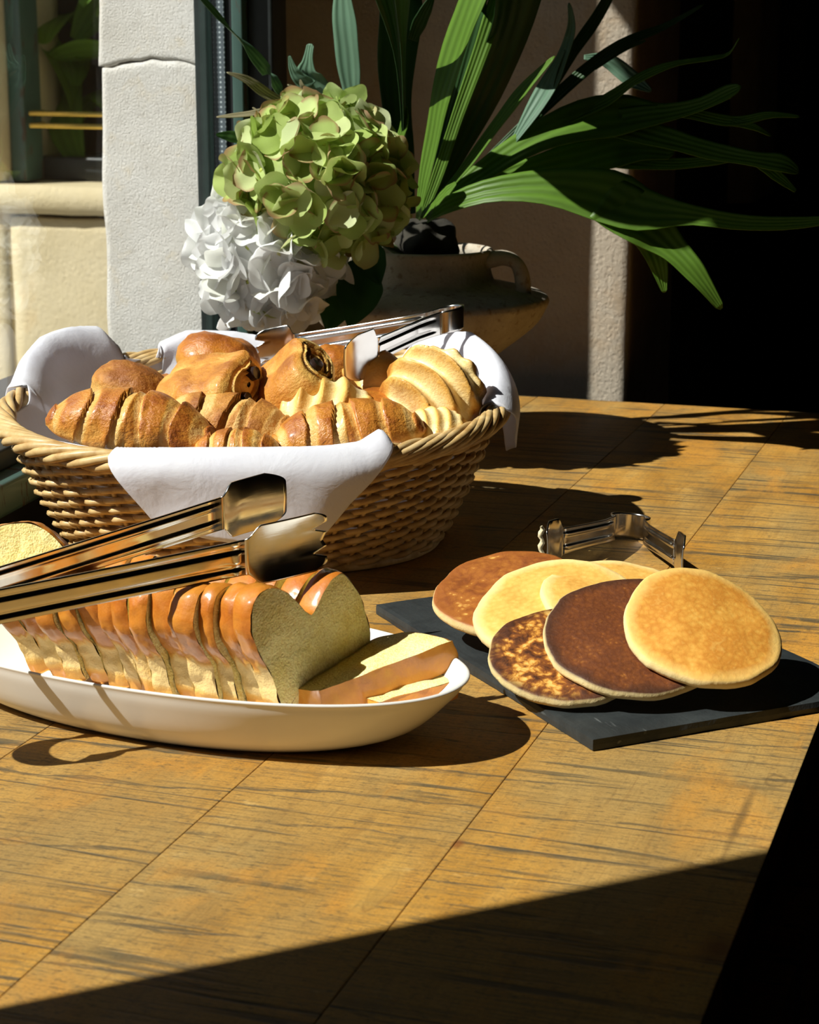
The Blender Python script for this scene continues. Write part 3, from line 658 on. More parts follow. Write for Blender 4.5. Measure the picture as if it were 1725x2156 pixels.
# ------------------------------------------------------------------ tongs
def tongs(O, xdir, zdir, label, spl=(18, -18), La=(.125, .125), Lb=(.055, .055), kinds=('round', 'fork'), w=.0115, wb=.0195, Rl=.017, wdir=(0, 0, 1)):
    root = empty('serving_tongs', label, 'tongs', mat=frame(O, xdir, zdir)); th = .0007; wl = frame(O, xdir, zdir).to_3x3().transposed() @ Vector(wdir).normalized()
    def strip(name, path, halfw, groove=None, send=None, mat='steel', ns=13):
        n = len(path); V = []
        dirs = []
        for i in range(n):
            a = path[max(i - 1, 0)]; b = path[min(i + 1, n - 1)]; d = Vector((b[0] - a[0], b[1] - a[1], 0)).normalized(); dirs.append(d)
        for side in (1, -1):
            for i in range(n):
                d = dirs[i]; nn = Vector((-d.y, d.x, 0)); s = i / (n - 1)
                for j in range(ns):
                    q = -1 + 2 * j / (ns - 1); hw = halfw(s); g = groove(s, q) if groove else 0
                    p = Vector((path[i][0], path[i][1], 0)) + wl * (q * hw) + nn * (g + side * th)
                    if send: p += d * send(s, q)
                    V.append(p)
        F = []; o2 = n * ns
        for i in range(n - 1):
            for j in range(ns - 1):
                a = i * ns + j; F.append((a, a + ns, a + ns + 1, a + 1)); F.append((o2 + a, o2 + a + 1, o2 + a + ns + 1, o2 + a + ns))
        bd = [(i * ns, (i + 1) * ns) for i in range(n - 1)] + [((i + 1) * ns + ns - 1, i * ns + ns - 1) for i in range(n - 1)] + [(j + 1, j) for j in range(ns - 1)] + [((n - 1) * ns + j, (n - 1) * ns + j + 1) for j in range(ns - 1)]
        F += [(a, o2 + a, o2 + b, b) for a, b in bd]
        return add(name, (V, F), MAT[mat], root)
    A = R(48)
    strip('spring_loop', [(-Rl + Rl * math.cos(t), Rl * math.sin(t)) for t in np.linspace(A, 2 * math.pi - A, 40)], lambda s: w)
    for k, sg in ((0, 1), (1, -1)):
        st = Vector((-Rl + Rl * math.cos(A), sg * Rl * math.sin(A), 0)); sp = R(spl[k]); d = Vector((math.cos(sp), math.sin(sp), 0))
        t0 = Vector((math.sin(A), -sg * math.cos(A), 0)) * .0  # neck
        pts = [st, st + Vector((.010, sg * .002, 0)) + t0, st + Vector((.016, sg * .002, 0)) + d * .012]
        e = pts[-1] + d * (La[k] - .025)
        path = [tuple(q[:2]) for q in catmull([p for p in pts], 8)] + [tuple((pts[-1].lerp(e, i / 16))[:2]) for i in range(1, 17)]
        ng = -sg
        strip('arm', path, lambda s: w * (1 - .06 * math.sin(math.pi * s)), lambda s, q: ng * .0016 * (smooth01((s - .12) / .05) * smooth01((1 - s) / .03)) * (smooth01(1 - abs(abs(q) - .5) / .22)), ns=21)
        kind = kinds[k]; n = 22
        bp = [tuple((e + d * (Lb[k] * i / (n - 1)) + Vector((-d.y, d.x, 0)) * (-sg) * (.006 * (i / (n - 1)) ** 2))[:2]) for i in range(n)]
        def hw(s): return w + (wb - w) * smooth01((s - .02) / .18) * (1 if s < .8 else 1)
        if kind == 'fork':
            def send(s, q): return smooth01((s - .50) / .50) * (-.0105 * max(0, 1 - abs(abs(q) - .42) / .17) - .010 * max(0, (abs(q) - .72) / .28) ** 2 - .003 * max(0, 1 - abs(q) / .25))
        else:
            def send(s, q): return smooth01((s - .4) / .6) * -.016 * max(0, (abs(q) - .55) / .45) ** 2
        strip('blade', bp, hw, lambda s, q: -ng * .0025 * (q * q - .5) * smooth01(s / .3), send, ns=41)
    return root
def tongs_between(O, tip0, tip1, label, blade=(.058, .058), Rl=.017, **kw):
    """place tongs by their loop and by where the two blade tips (local +y first) end"""
    O = Vector(O); a = (Vector(tip0) - O); b = (Vector(tip1) - O); x = (a.normalized() + b.normalized()).normalized(); z = a.cross(b) * -1
    m = frame(O, x, z); inv = m.inverted(); A = R(48); sp, La = [], []
    for tip, sg in ((tip0, 1), (tip1, -1)):
        q = inv @ Vector(tip); st = Vector((-Rl + Rl * math.cos(A) + .016, sg * (Rl * math.sin(A) + .002), 0)); d = q - st
        sp.append(math.degrees(math.atan2(d.y, d.x))); La.append(d.length - blade[0] + .013)
    return tongs(O, x, z, label, spl=sp, La=La, Lb=blade, Rl=Rl, **kw)
T1 = tongs_between((-.290, 1.212, .102), P(590, 1042, 1.43), P(683, 1140, 1.291), 'long steel tongs with one forked blade lying across the sliced brioche', blade=(.056, .060), kinds=('round', 'fork'), w=.0122, wb=.0205, Rl=.024, wdir=(0, -.06, 1))
T2 = tongs_between(P(908, 682, 1.875), P(738, 762, 1.745), P(531, 742, 1.935), 'steel tongs propped on top of the pastries in the basket', blade=(.046, .040), kinds=('round', 'fork'), w=.0112, wb=.0215, Rl=.016, wdir=(0, -.10, 1))
T3 = tongs_between(P(1325, 1117, 1.745), P(1455, 1185, 1.60), P(1137, 1150, 1.612), 'steel tongs with buttery edge lying behind the pancakes', blade=(.045, .045), kinds=('round', 'round'), w=.0115, wb=.0205, Rl=.0175)
bt = T3.matrix_world.inverted()
bpts = [P(1140 + 3 * math.sin(k * 1.7), 1108 + k * 7, 1.611) for k in range(13)]
add('butter_smear', tube([bt @ p for p in bpts], [.0012 + .0012 * abs(math.sin(k * 2.3)) for k in range(13)], 7), MAT['butter'], T3)
# ------------------------------------------------------------------ white oval platter
PLA = R(-25); PLM = Matrix.Translation((-.158, 1.315, 0)) @ Matrix.Rotation(PLA, 4, 'Z')
def platter():
    prof = [(.0, .006), (.45, .006), (.62, .0), (.68, 0), (.84, .012), (.955, .034), (.988, .043), (1.0, .0455), (.992, .0468), (.974, .045), (.93, .035), (.80, .0165), (.66, .0105), (.4, .010), (.0, .010)]
    pr = catmull([(a, b, 0) for a, b in prof], 60); nt = 120; V = []
    for q in pr:
        for j in range(nt):
            t = 2 * math.pi * j / nt; e = 2 / 2.15; c, s = math.cos(t), math.sin(t); k = max(q[0], 0.0005)
            V.append((.212 * k * math.copysign(abs(c) ** e, c), .098 * k * math.copysign(abs(s) ** e, s), max(q[1], 0)))
    F = [(i * nt + j, (i + 1) * nt + j, (i + 1) * nt + (j + 1) % nt, i * nt + (j + 1) % nt) for i in range(59) for j in range(nt)]
    return V, [f[::-1] for f in F]
pl = add('oval_platter', platter(), MAT['glaze']); pl.matrix_world = PLM; tag(pl, 'white ceramic oval platter holding the sliced brioche', 'platter')
# ------------------------------------------------------------------ brioche slices
OUT = [(.003, 0), (-.003, .018), (-.008, .034), (-.018, .046), (-.026, .060), (-.026, .076), (-.020, .088), (-.008, .092), (.008, .085), (.026, .069), (.031, .067), (.040, .077), (.053, .086), (.066, .0845), (.080, .067), (.088, .034), (.0905, .004), (.088, 0), (.045, -.001), (.006, 0)]
OUT2 = [(.0, 0), (-.004, .03), (.0, .056), (.015, .077), (.04, .084), (.065, .076), (.082, .052), (.085, .02), (.08, 0), (.04, -.001)]
def slice_geo(thk, seed, sx=1.0, sz=1.0, OUT=OUT):
    """crumb body with both cut faces, and the crust band round it; local x = loaf width, y = thickness, z = up"""
    pts = catmull([(a * sx, b * sz, 0) for a, b in OUT] + [(OUT[0][0] * sx, OUT[0][1] * sz, 0)], 121)[:-1]; n = len(pts); c = Vector((.037 * sx, 0, .04 * sz))
    def jit(p, k): return p + Vector((N3(p, 28, seed) + .5 * N3(p, 70, seed), 0, N3(p, 28, seed + 3) + .5 * N3(p, 70, seed + 1))) * k
    Vc, Fc = [], []
    for face, y in ((1, -thk / 2), (-1, thk / 2)):
        o = len(Vc)
        for r in range(12):
            k = 1 - r / 12 * .99
            for q in pts:
                p = c + (Vector((q[0], 0, q[1])) - c) * (k * (.985 if r == 0 else 1)); p = jit(p, .0028)
                p.y = y + (.0013 * N3(p, 55, seed + face) + .0008 * N3(p, 160, seed)) * (1 if r else .3); Vc.append(p)
        for r in range(11):
            for j in range(n):
                q = (o + r * n + j, o + r * n + (j + 1) % n, o + (r + 1) * n + (j + 1) % n, o + (r + 1) * n + j); Fc.append(q if face > 0 else q[::-1])
        q = tuple(o + 11 * n + j for j in range(n)); Fc.append(q if face > 0 else q[::-1])
    Vr, Fr, T = [], [], []
    m = 7
    for i in range(m):
        s = -1 + 2 * i / (m - 1); y = s * thk / 2 * 1.01
        for q in pts:
            p = Vector((q[0], 0, q[1])); d = (p - c).normalized(); zn = q[1] / (.09 * sz)
            tear = smooth01((zn - .36 - .12 * N3((p.x * 10, s, seed), 1.5)) / .10)
            if zn > .9 or (q[0] > .02 and zn > .55): tear = 1
            bulge = .0016 * (1 - abs(s) ** 5) * tear + .0014 * N3((p.x, s * .02, p.z), 130, seed) * tear + .0008 * (1 - s * s) * (1 - tear) - .0004
            p = jit(p + d * bulge, .0028); p.y = y + .0012 * N3(p, 60, seed + 5) * (1 - abs(s)); p += d * (.0022 * (1 - tear) * N3((p.x, y, p.z), 110, seed))
            Vr.append(p)
            bottom = smooth01((.16 - zn) / .06)
            T.append(.08 + .50 * tear + .14 * tear * smooth01((zn - .5) / .3) + .40 * bottom * (1 - tear) + .13 * N3(p, 26, seed) + .06 * N3(p, 90, seed))
    for i in range(m - 1):
        for j in range(n): Fr.append((i * n + j, (i + 1) * n + j, (i + 1) * n + (j + 1) % n, i * n + (j + 1) % n))
    return (Vc, Fc), (Vr, [f[::-1] for f in Fr], T)
def bread_slice(m, thk, seed, label, sx=1.0, sz=1.0, OUT=OUT, brown=0):
    r = empty('brioche_slice', label, 'bread slice', mat=m, group='brioche slices'); (vc, fc), (vr, fr, T) = slice_geo(thk, seed, sx, sz, OUT)
    add('crumb', (vc, fc), MAT['crumb'], r); T = [max(t, brown) for t in T]; add('crust', (vr, fr), MAT['brioche'], r, attr={'toast': T}); return r
ordn = ['second', 'third', 'fourth', 'fifth', 'sixth', 'seventh', 'eighth', 'ninth', 'tenth', 'eleventh', 'twelfth', 'thirteenth']
rs = random.Random(11)
fd = Vector((.65, .76, 0)).normalized(); ax = Vector((-.902, .432, 0)).normalized(); p0 = Vector((-.090, 1.250, .0165))
thks = [.0165, .0155, .0125, .020, .0165, .014, .013, .012, .016, .015, .014, .017, .015]; dist = 0
for i, th in enumerate(thks):
    if i: dist += (th + thks[i - 1]) / 2 + .0004
    lean = R([0, 0, 1, .5, 1.5, 2, 3, 4.5, 6, 7, 9, 11, 13][i]); yaw = R([0, 4, 7, 10, 12, 13, 12, 14, 17, 16, 18, 17, 18][i])
    d = Matrix.Rotation(yaw, 3, 'Z') @ fd; z = Vector((0, 0, 1)); nrm = d.cross(z)                       # nrm points out of the cut face
    z = (z - nrm * math.tan(lean)).normalized()
    O = p0 + ax * dist + d * rs.uniform(-.004, .004); O.z += .0 if i < 9 else .001 * (i - 8)
    lab = 'foremost upright brioche slice showing its yellow cut face' if i == 0 else f'{ordn[i - 1]} upright brioche slice counted from the cut face at the front' 
    bread_slice(frame(O, d, z), th, i * 3.7 + 1, lab, 1 - .012 * i, (1 - .012 * i) * rs.uniform(.97, 1.02))
# slices that have fallen over at the right end, and the heel at the back left
bread_slice(frame(P(672, 1488, 1.243), P(985, 1368, 1.285) - P(672, 1488, 1.243), Vector((.45, .80, .16))), .020, 40, 'fallen brioche slice leaning on the platter rim with its pale face up', 1.10, .62, brown=.56)
bread_slice(frame(P(800, 1500, 1.243), Vector((.098, .045, .016)), Vector((.45, .80, .10))), .013, 44, 'fallen brioche slice lying beneath the leaning one at the platter\'s right end', .62, .45, brown=.6)
bread_slice(frame(Vector((-.330, 1.440, .022)), Vector((.93, -.10, .03)), Vector((-.08, .30, 1))), .017, 47, 'round brioche end slice propped at the back left corner of the photo', .98, .90, OUT2)
# ------------------------------------------------------------------ slate board
SA = math.atan2(-.314, .127); sx = Vector((.905, .424, 0)).normalized(); sy = Vector((-.424, .905, 0)).normalized()
def slate():
    v, f = rough_block(0, .228, 0, .345, 0, .0085, .0042, .0007, 4, .0030, .0010)
    return v, f
sl = add('slate_board', slate(), MAT['slate'], smooth=False); sl.matrix_world = frame(Vector((.119, 1.228, .0002)), sx, (0, 0, 1))
tag(sl, 'black slate serving board with rough edges under the pancakes', 'slate board')
# ------------------------------------------------------------------ pancakes
def pancake_geo(r, thk, seed, bend=(0, 0, 0), oval=1.0):
    nt, rings = 96, []
    for q in (0.02, .15, .3, .45, .58, .7, .8, .88, .94, .975): rings.append((q, thk / 2 * (1 - .25 * q ** 6), 0))
    rings += [(.995, thk * .28, .6), (1.006, .0, 1), (.997, -thk * .28, 1), (.975, -thk * .46, .7)]
    for q in (.9, .7, .4, .1, .02): rings.append((q, -thk / 2, 0))
    V, E, S_ = [], [], []
    for (q, z, s) in rings:
        for j in range(nt):
            t = 2 * math.pi * j / nt; c, s_ = math.cos(t), math.sin(t)
            k = r * q * (1 + (.055 * N3((c * 1.2, s_ * 1.2, seed), 1) + .016 * N3((c * 4, s_ * 4, seed), 1) + .006 * N3((c * 14, s_ * 14, seed), 1)) * q)
            x, y = k * c * oval, k * s_; zz = z + .0014 * N3((x * 40, y * 40, seed), 1)
            zz += -bend[0] * x * x - bend[1] * y * y - bend[2] * x * y + .0022 * N3((x * 16, y * 16, seed + 2), 1)
            V.append(Vector((x, y, zz))); E.append(q); S_.append(s)
    F = [(i * nt + j, (i + 1) * nt + j, (i + 1) * nt + (j + 1) % nt, i * nt + (j + 1) % nt) for i in range(len(rings) - 1) for j in range(nt)]
    F.append(tuple(range(nt))); F.append(tuple((len(rings) - 1) * nt + j for j in range(nt))[::-1])
    return V, F, E, S_
PMAT = dict(
    gold=m_pancake('pancake_golden', [(.28, (.76, .43, .09)), (.45, (.66, .31, .048)), (.60, (.55, .215, .026)), (.78, (.70, .38, .08))], .4, 1.0, .22, (.80, .52, .15)),
    dark=m_pancake('pancake_dark', [(.22, (.40, .15, .024)), (.40, (.175, .050, .010)), (.6, (.11, .030, .008)), (.8, (.24, .075, .013))], .65, 1.3, .3, (.050, .018, .008)),
    mottled=m_pancake('pancake_mottled', [(.40, (.78, .46, .12)), (.46, (.56, .24, .036)), (.53, (.22, .066, .011)), (.66, (.060, .018, .006))], .78, .75, .5, (.060, .018, .007)),
    yellow=m_pancake('pancake_yellow', [(.25, (.84, .55, .16)), (.5, (.76, .43, .095)), (.75, (.60, .28, .045))], .35, 1.0, .22, (.88, .66, .28)),
    brown=m_pancake('pancake_brown', [(.36, (.72, .40, .09)), (.43, (.36, .120, .017)), (.6, (.24, .066, .011)), (.8, (.12, .032, .008))], .55, .7, .4, (.30, .09, .014)))
def pancake(mat, loc, nrm, r, thk, seed, label, bend=(0, 0, 0), oval=1.0, yaw=0):
    V, F, E, S_ = pancake_geo(r, thk, seed, bend, oval)
    o = add('pancake', (V, F), PMAT[mat], attr={'edge': E, 'side': S_})
    nrm = Vector(nrm).normalized(); o.matrix_world = frame(loc, Vector((math.cos(R(yaw)), math.sin(R(yaw)), 0)) - nrm * nrm.dot(Vector((math.cos(R(yaw)), math.sin(R(yaw)), 0))), nrm)
    return tag(o, label, 'pancake', 'pancakes on the slate')
def lift_to(x, y, base, dist):
    """distance Y at which the point seen at (x, y) stands dist above the plane (centre, normal)"""
    c, n = base; n = Vector(n).normalized(); lo, hi = 1.1, 1.7
    for _ in range(40):
        m = (lo + hi) / 2
        if (P(x, y, m) - c).dot(n) > dist: lo = m
        else: hi = m
    return P(x, y, lo)
n3 = (-.04, -.33, .94); c3 = P(1197, 1380, 1.330)
pancake('mottled', c3, n3, .0545, .0085, 3, 'mottled brown pancake with golden blisters at the front left of the slate', (0, 0, 0), 1.03)
n2 = (-.10, -.30, .95); c2 = lift_to(1175, 1285, (c3, n3), -.0115)
pancake('yellow', c2, n2, .062, .011, 2, 'yellow pancake with pale thick rim under the mottled one', (1.2, 0, 0))
n1 = (-.10, -.24, .96); c1 = lift_to(1075, 1248, (c2, n2), -.012)
pancake('brown', c1, n1, .058, .010, 1, 'speckled brown pancake at the back left of the slate')
n6 = (.04, -.26, .96); c6 = lift_to(1300, 1262, (c2, n2), -.002)
pancake('yellow', c6, n6, .056, .011, 6, 'pale yellow pancake at the back, mostly covered by the dark one', (0, 1.2, 0))
n4 = (.02, -.40, .92); c4 = lift_to(1338, 1342, (c3, n3), .010)
pancake('dark', c4, n4, .0625, .0085, 4, 'darkest brown pancake in the middle of the fan on the slate', (.4, .2, 0), 1.02)
n5 = (.12, -.46, .88); c5 = lift_to(1482, 1316, (c4, n4), .014)
pancake('gold', c5, n5, .0555, .0095, 5, 'golden pancake on top at the right, draped over the others', (2.0, .6, 1.0), 1.0)
# ------------------------------------------------------------------ stoneware pot
POT = Vector((.022, 2.22, 0))
pot = empty('stoneware_pot', 'low speckled stoneware pot with loop handles behind the basket', 'pot', POT)
def lathe(prof, nt=72, seed=0, wob=.0):
    pr = catmull([(a, b, 0) for a, b in prof], len(prof) * 5); n = len(pr); V = []
    for q in pr:
        for j in range(nt):
            t = 2 * math.pi * j / nt; k = max(q[0], .0004) * (1 + wob * N3((math.cos(t), math.sin(t), q[1] * 12), 1.5, seed)); V.append((k * math.cos(t), k * math.sin(t), q[1]))
    return V, [(i * nt + j, i * nt + (j + 1) % nt, (i + 1) * nt + (j + 1) % nt, (i + 1) * nt + j) for i in range(n - 1) for j in range(nt)]
add('body', lathe([(.0, .0), (.05, 0), (.056, .004), (.05, .02), (.047, .05), (.055, .085), (.085, .108), (.118, .135), (.131, .156), (.133, .164), (.126, .170), (.098, .177), (.076, .182), (.070, .19), (.067, .205), (.070, .216), (.066, .219), (.061, .212), (.060, .19), (.0, .188)], wob=.02), MAT['pot'], pot)
for sg in (1, -1):
    add('handle', tube(catmull([(sg * .062, -.02, .207), (sg * .080, -.023, .211), (sg * .094, -.026, .206), (sg * .101, -.028, .192), (sg * .103, -.029, .170)], 22), [.0075 + .0015 * abs(math.cos(k / 21 * 3.14)) for k in range(22)], 10), MAT['pot'], pot)
add('soil', lathe([(.0, .206), (.03, .209), (.060, .204), (.060, .19)], 40, 3, .03), MAT['soil'], pot)
# ------------------------------------------------------------------ staghorn fern
fern = empty('staghorn_fern', 'staghorn fern with long forked green fronds growing in the pot', 'plant', POT + Vector((0, 0, .20)))
def ribbon(pts, facing, cup=.18, n=26, nw=7):
    """pts: (x, y, distance, width in photo pixels); tapering leaf blade with a shallow trough"""
    q = catmull([(*P(a, b, c), max(w, 1.5) * pxm(c, P(a, b, c).z)) for a, b, c, w in pts], n); V, uv = [], []
    fac_ = Vector(facing).normalized()
    for i in range(n):
        a = Vector(q[max(i - 1, 0)][:3]); b = Vector(q[min(i + 1, n - 1)][:3]); T = (b - a).normalized(); c = Vector(q[i][:3])
        side = T.cross(fac_).normalized(); nn = side.cross(T).normalized(); w = max(float(q[i][3]), .0008) / 2
        if i == n - 1: w *= .35
        for j in range(nw):
            k = -1 + 2 * j / (nw - 1); rip = .05 * w * math.sin(i * .9 + k * 2)
            V.append(c + side * (k * w) + nn * (cup * w * (k * k - .5) + rip)); uv.append((i / (n - 1), j / (nw - 1)))
    F = [(i * nw + j, i * nw + j + 1, (i + 1) * nw + j + 1, (i + 1) * nw + j) for i in range(n - 1) for j in range(nw - 1)]
    return V, F, uv
def frond(branches, facing=(-.35, -.85, .3), mat='fern', cup=.18):
    V, F, U = [], [], []
    for b in branches:
        v, f, u = ribbon(b, facing, cup); o = len(V); V += v; U += u; F += [tuple(k + o for k in q) for q in f]
    o = add('frond', ([p - fern.location for p in V], F), MAT[mat], fern, uv=U)
    m = o.modifiers.new('thickness', 'SOLIDIFY'); m.thickness = .0007
    return o
# bright upright blades
frond([[(880, 462, 2.2, 16), (893, 380, 2.19, 34), (912, 290, 2.18, 52), (930, 200, 2.17, 62), (962, 90, 2.16, 78), (1000, -10, 2.15, 84), (1030, -90, 2.15, 80), (1070, -220, 2.14, 90), (1120, -380, 2.12, 50)]], (-.75, -.62, .2))
frond([[(890, 455, 2.22, 14), (925, 360, 2.22, 24), (965, 240, 2.22, 26), (1012, 110, 2.22, 34), (1050, 0, 2.22, 40), (1080, -80, 2.22, 30)]], (-.2, -.95, .1))
frond([[(895, 455, 2.25, 16), (960, 320, 2.27, 50), (1020, 190, 2.27, 80), (1075, 60, 2.22, 100), (1100, -60, 2.16, 130), (1110, -200, 2.10, 150), (1100, -360, 2.05, 130), (1080, -480, 2.02, 50)], [(1095, -60, 2.16, 90), (1180, -180, 2.12, 110), (1230, -330, 2.08, 70)]], (.35, -.9, .1), 'fern_shaded')  # unseen upper part widened and brought forward to cast shade
frond([[(868, 450, 2.24, 16), (846, 330, 2.25, 60), (832, 180, 2.26, 82), (842, 40, 2.26, 110), (850, -60, 2.27, 70)], [(868, 85, 2.265, 24), (885, 45, 2.26, 34), (905, 5, 2.255, 20), (915, -20, 2.255, 6)]], (.55, -.8, .1), 'fern_shaded')
frond([[(840, 300, 2.22, 20), (853, 255, 2.215, 22), (856, 225, 2.21, 3)]], (-.7, -.7, .2))
frond([[(770, 330, 2.24, 16), (745, 220, 2.24, 34), (736, 150, 2.235, 52), (728, 70, 2.23, 58), (722, 0, 2.23, 44), (724, -60, 2.23, 20)]], (-.45, -.85, .2), 'fern_grey')
frond([[(735, 290, 2.24, 30), (690, 225, 2.23, 58), (650, 165, 2.225, 62), (648, 130, 2.22, 26), (654, 92, 2.22, 16)], [(652, 185, 2.225, 40), (622, 155, 2.222, 24), (609, 118, 2.22, 6)]], (-.4, -.88, .1), 'fern_grey', .1)
frond([[(700, 300, 2.2, 16), (610, 215, 2.18, 26), (570, 160, 2.16, 30), (520, 100, 2.14, 32), (470, 45, 2.12, 28), (415, -15, 2.10, 20)]], (-.5, -.5, .7), 'fern_grey')
frond([[(700, 300, 2.2, 14), (620, 232, 2.17, 22), (560, 196, 2.15, 26), (520, 168, 2.14, 20), (478, 152, 2.13, 4)]], (-.2, -.75, .6), 'dry')
frond([[(720, 300, 2.18, 12), (690, 232, 2.16, 16), (655, 200, 2.15, 14), (606, 178, 2.14, 4)], [(668, 210, 2.155, 8), (640, 185, 2.15, 10), (632, 168, 2.15, 3)]], (-.2, -.8, .5), 'dry')
frond([[(680, 270, 2.15, 8), (590, 232, 2.13, 12), (520, 240, 2.11, 14), (456, 246, 2.10, 4)], [(600, 234, 2.13, 8), (560, 240, 2.12, 6), (532, 226, 2.12, 3)]], (0, -.8, .6), 'dry')
frond([[(900, 440, 2.26, 12), (950, 250, 2.28, 30), (1010, 40, 2.24, 60), (1040, -60, 2.18, 110), (1020, -180, 2.09, 150), (960, -300, 2.0, 120), (900, -400, 1.95, 40)]], (0, -.7, .7), 'fern_shaded')  # this and the next three: unseen tops added to shade the right-hand fronds
frond([[(905, 440, 2.26, 12), (1000, 240, 2.29, 30), (1100, 30, 2.26, 60), (1160, -70, 2.20, 110), (1190, -190, 2.12, 140), (1170, -310, 2.04, 110), (1130, -400, 1.98, 40)]], (0, -.7, .7), 'fern_shaded')
frond([[(850, 300, 2.23, 14), (835, 100, 2.17, 30), (800, -70, 2.10, 90), (765, -200, 2.05, 150), (725, -350, 2.02, 150), (700, -480, 2.0, 50)]], (-.7, -.25, .78), 'fern_shaded')  # unseen top turned broadside to the sun for more shade, as the next
frond([[(852, 300, 2.23, 14), (850, 80, 2.15, 30), (850, -80, 2.07, 100), (830, -240, 2.03, 150), (820, -400, 2.0, 70)]], (-.7, -.25, .78), 'fern_shaded')
# blades that lean right
frond([[(884, 456, 2.2, 12), (935, 405, 2.19, 20), (985, 345, 2.18, 28), (1055, 250, 2.17, 36), (1110, 180, 2.16, 34), (1168, 118, 2.15, 8)]], (-.45, -.6, .65))
frond([[(888, 458, 2.2, 14), (930, 415, 2.17, 34), (960, 385, 2.16, 10)]], (-.3, -.6, .7))
frond([[(1080, 300, 2.22, 14), (1145, 195, 2.22, 46), (1180, 130, 2.22, 30), (1203, 60, 2.22, 20), (1198, 6, 2.22, 6)], [(1150, 190, 2.22, 36), (1165, 150, 2.22, 20), (1188, 105, 2.22, 6)]], (-.5, -.75, .3), 'fern_grey')
frond([[(895, 458, 2.2, 16), (985, 385, 2.20, 44), (1100, 308, 2.21, 72), (1210, 260, 2.22, 104), (1310, 244, 2.22, 112), (1390, 240, 2.21, 56), (1470, 222, 2.20, 36), (1530, 195, 2.19, 40), (1560, 182, 2.185, 14)],
       [(1300, 255, 2.22, 70), (1420, 235, 2.21, 34), (1540, 255, 2.20, 28), (1620, 242, 2.19, 18), (1684, 245, 2.185, 6)],
       [(1540, 256, 2.20, 20), (1590, 268, 2.19, 16), (1624, 286, 2.19, 4)],
       [(1300, 265, 2.22, 66), (1400, 290, 2.20, 56), (1500, 318, 2.18, 46), (1590, 335, 2.16, 40), (1650, 345, 2.15, 46), (1682, 362, 2.15, 14)],
       [(1600, 340, 2.16, 30), (1640, 372, 2.155, 26), (1676, 402, 2.15, 8)]], (-.15, -.72, .68))
frond([[(900, 460, 2.2, 20), (950, 428, 2.17, 40), (1040, 400, 2.15, 56), (1160, 394, 2.14, 86), (1280, 415, 2.13, 122), (1350, 442, 2.12, 104), (1450, 452, 2.11, 48), (1560, 468, 2.10, 36), (1660, 470, 2.09, 30), (1760, 462, 2.08, 16)],
       [(1270, 415, 2.13, 110), (1350, 465, 2.12, 112), (1415, 520, 2.11, 64), (1470, 580, 2.10, 44), (1520, 650, 2.10, 16)],
       [(1320, 440, 2.125, 90), (1368, 505, 2.12, 62), (1388, 560, 2.12, 38), (1400, 616, 2.12, 10)]], (-.1, -.85, .52))
frond([[(960, 415, 2.21, 20), (1090, 365, 2.22, 50), (1220, 335, 2.22, 84), (1330, 310, 2.22, 80), (1420, 320, 2.21, 36)],
       [(1300, 330, 2.22, 60), (1400, 345, 2.21, 30), (1500, 338, 2.20, 24), (1570, 330, 2.19, 10)]], (0, -.8, .6))
frond([[(1030, 330, 2.24, 14), (1130, 240, 2.25, 26), (1230, 150, 2.26, 26), (1310, 92, 2.26, 22), (1400, 55, 2.27, 14), (1484, 8, 2.27, 5)], [(1250, 140, 2.26, 18), (1310, 105, 2.26, 12), (1360, 85, 2.26, 4)]], (-.2, -.9, .3), 'fern_shaded')
frond([[(1120, 260, 2.24, 14), (1200, 120, 2.25, 24), (1255, 40, 2.26, 26), (1300, -40, 2.26, 18)]], (.3, -.9, .1), 'fern_shaded')
frond([[(1180, 260, 2.23, 24), (1280, 210, 2.23, 44), (1345, 165, 2.22, 40), (1420, 135, 2.21, 26), (1500, 122, 2.20, 18), (1535, 112, 2.20, 10), (1556, 80, 2.19, 5)]], (-.1, -.45, .88))
frond([[(1230, 120, 2.30, 10), (1280, 128, 2.30, 30), (1330, 165, 2.29, 34), (1372, 192, 2.28, 8)]], (-.6, -.7, .4), 'fern_grey')
add('root_ball', bun(.034, .034, .03, 5, .3)[:2], MAT['soil'], fern).location = (0, 0, .02)
# ------------------------------------------------------------------ hydrangeas
def petal_mesh(name, mat, seed):
    nl, nw = 9, 9; V, A = [], []
    for i in range(nl):
        s = i / (nl - 1)
        for j in range(nw):
            k = -1 + 2 * j / (nw - 1); w = .56 * max(.12, math.sin(math.pi * min(1, .10 + s * .80))) ** .55
            y = s * (1 - .16 * abs(k) ** 2.2 * s); x = k * w
            z = .30 * s * s * s - .10 * s * s + .20 * x * x + .05 * math.sin(7 * x + seed * 2 + s * 3) * s + .06 * math.sin(4 * s + seed)
            V.append(Vector((x, y, z))); A.append(max(s, abs(k) * .98 if s > .25 else 0))
    F = [(i * nw + j, i * nw + j + 1, (i + 1) * nw + j + 1, (i + 1) * nw + j) for i in range(nl - 1) for j in range(nw - 1)]
    o = add(name, (V, F), MAT[mat], attr={'rim': A}); me = o.data; bpy.data.objects.remove(o); return me
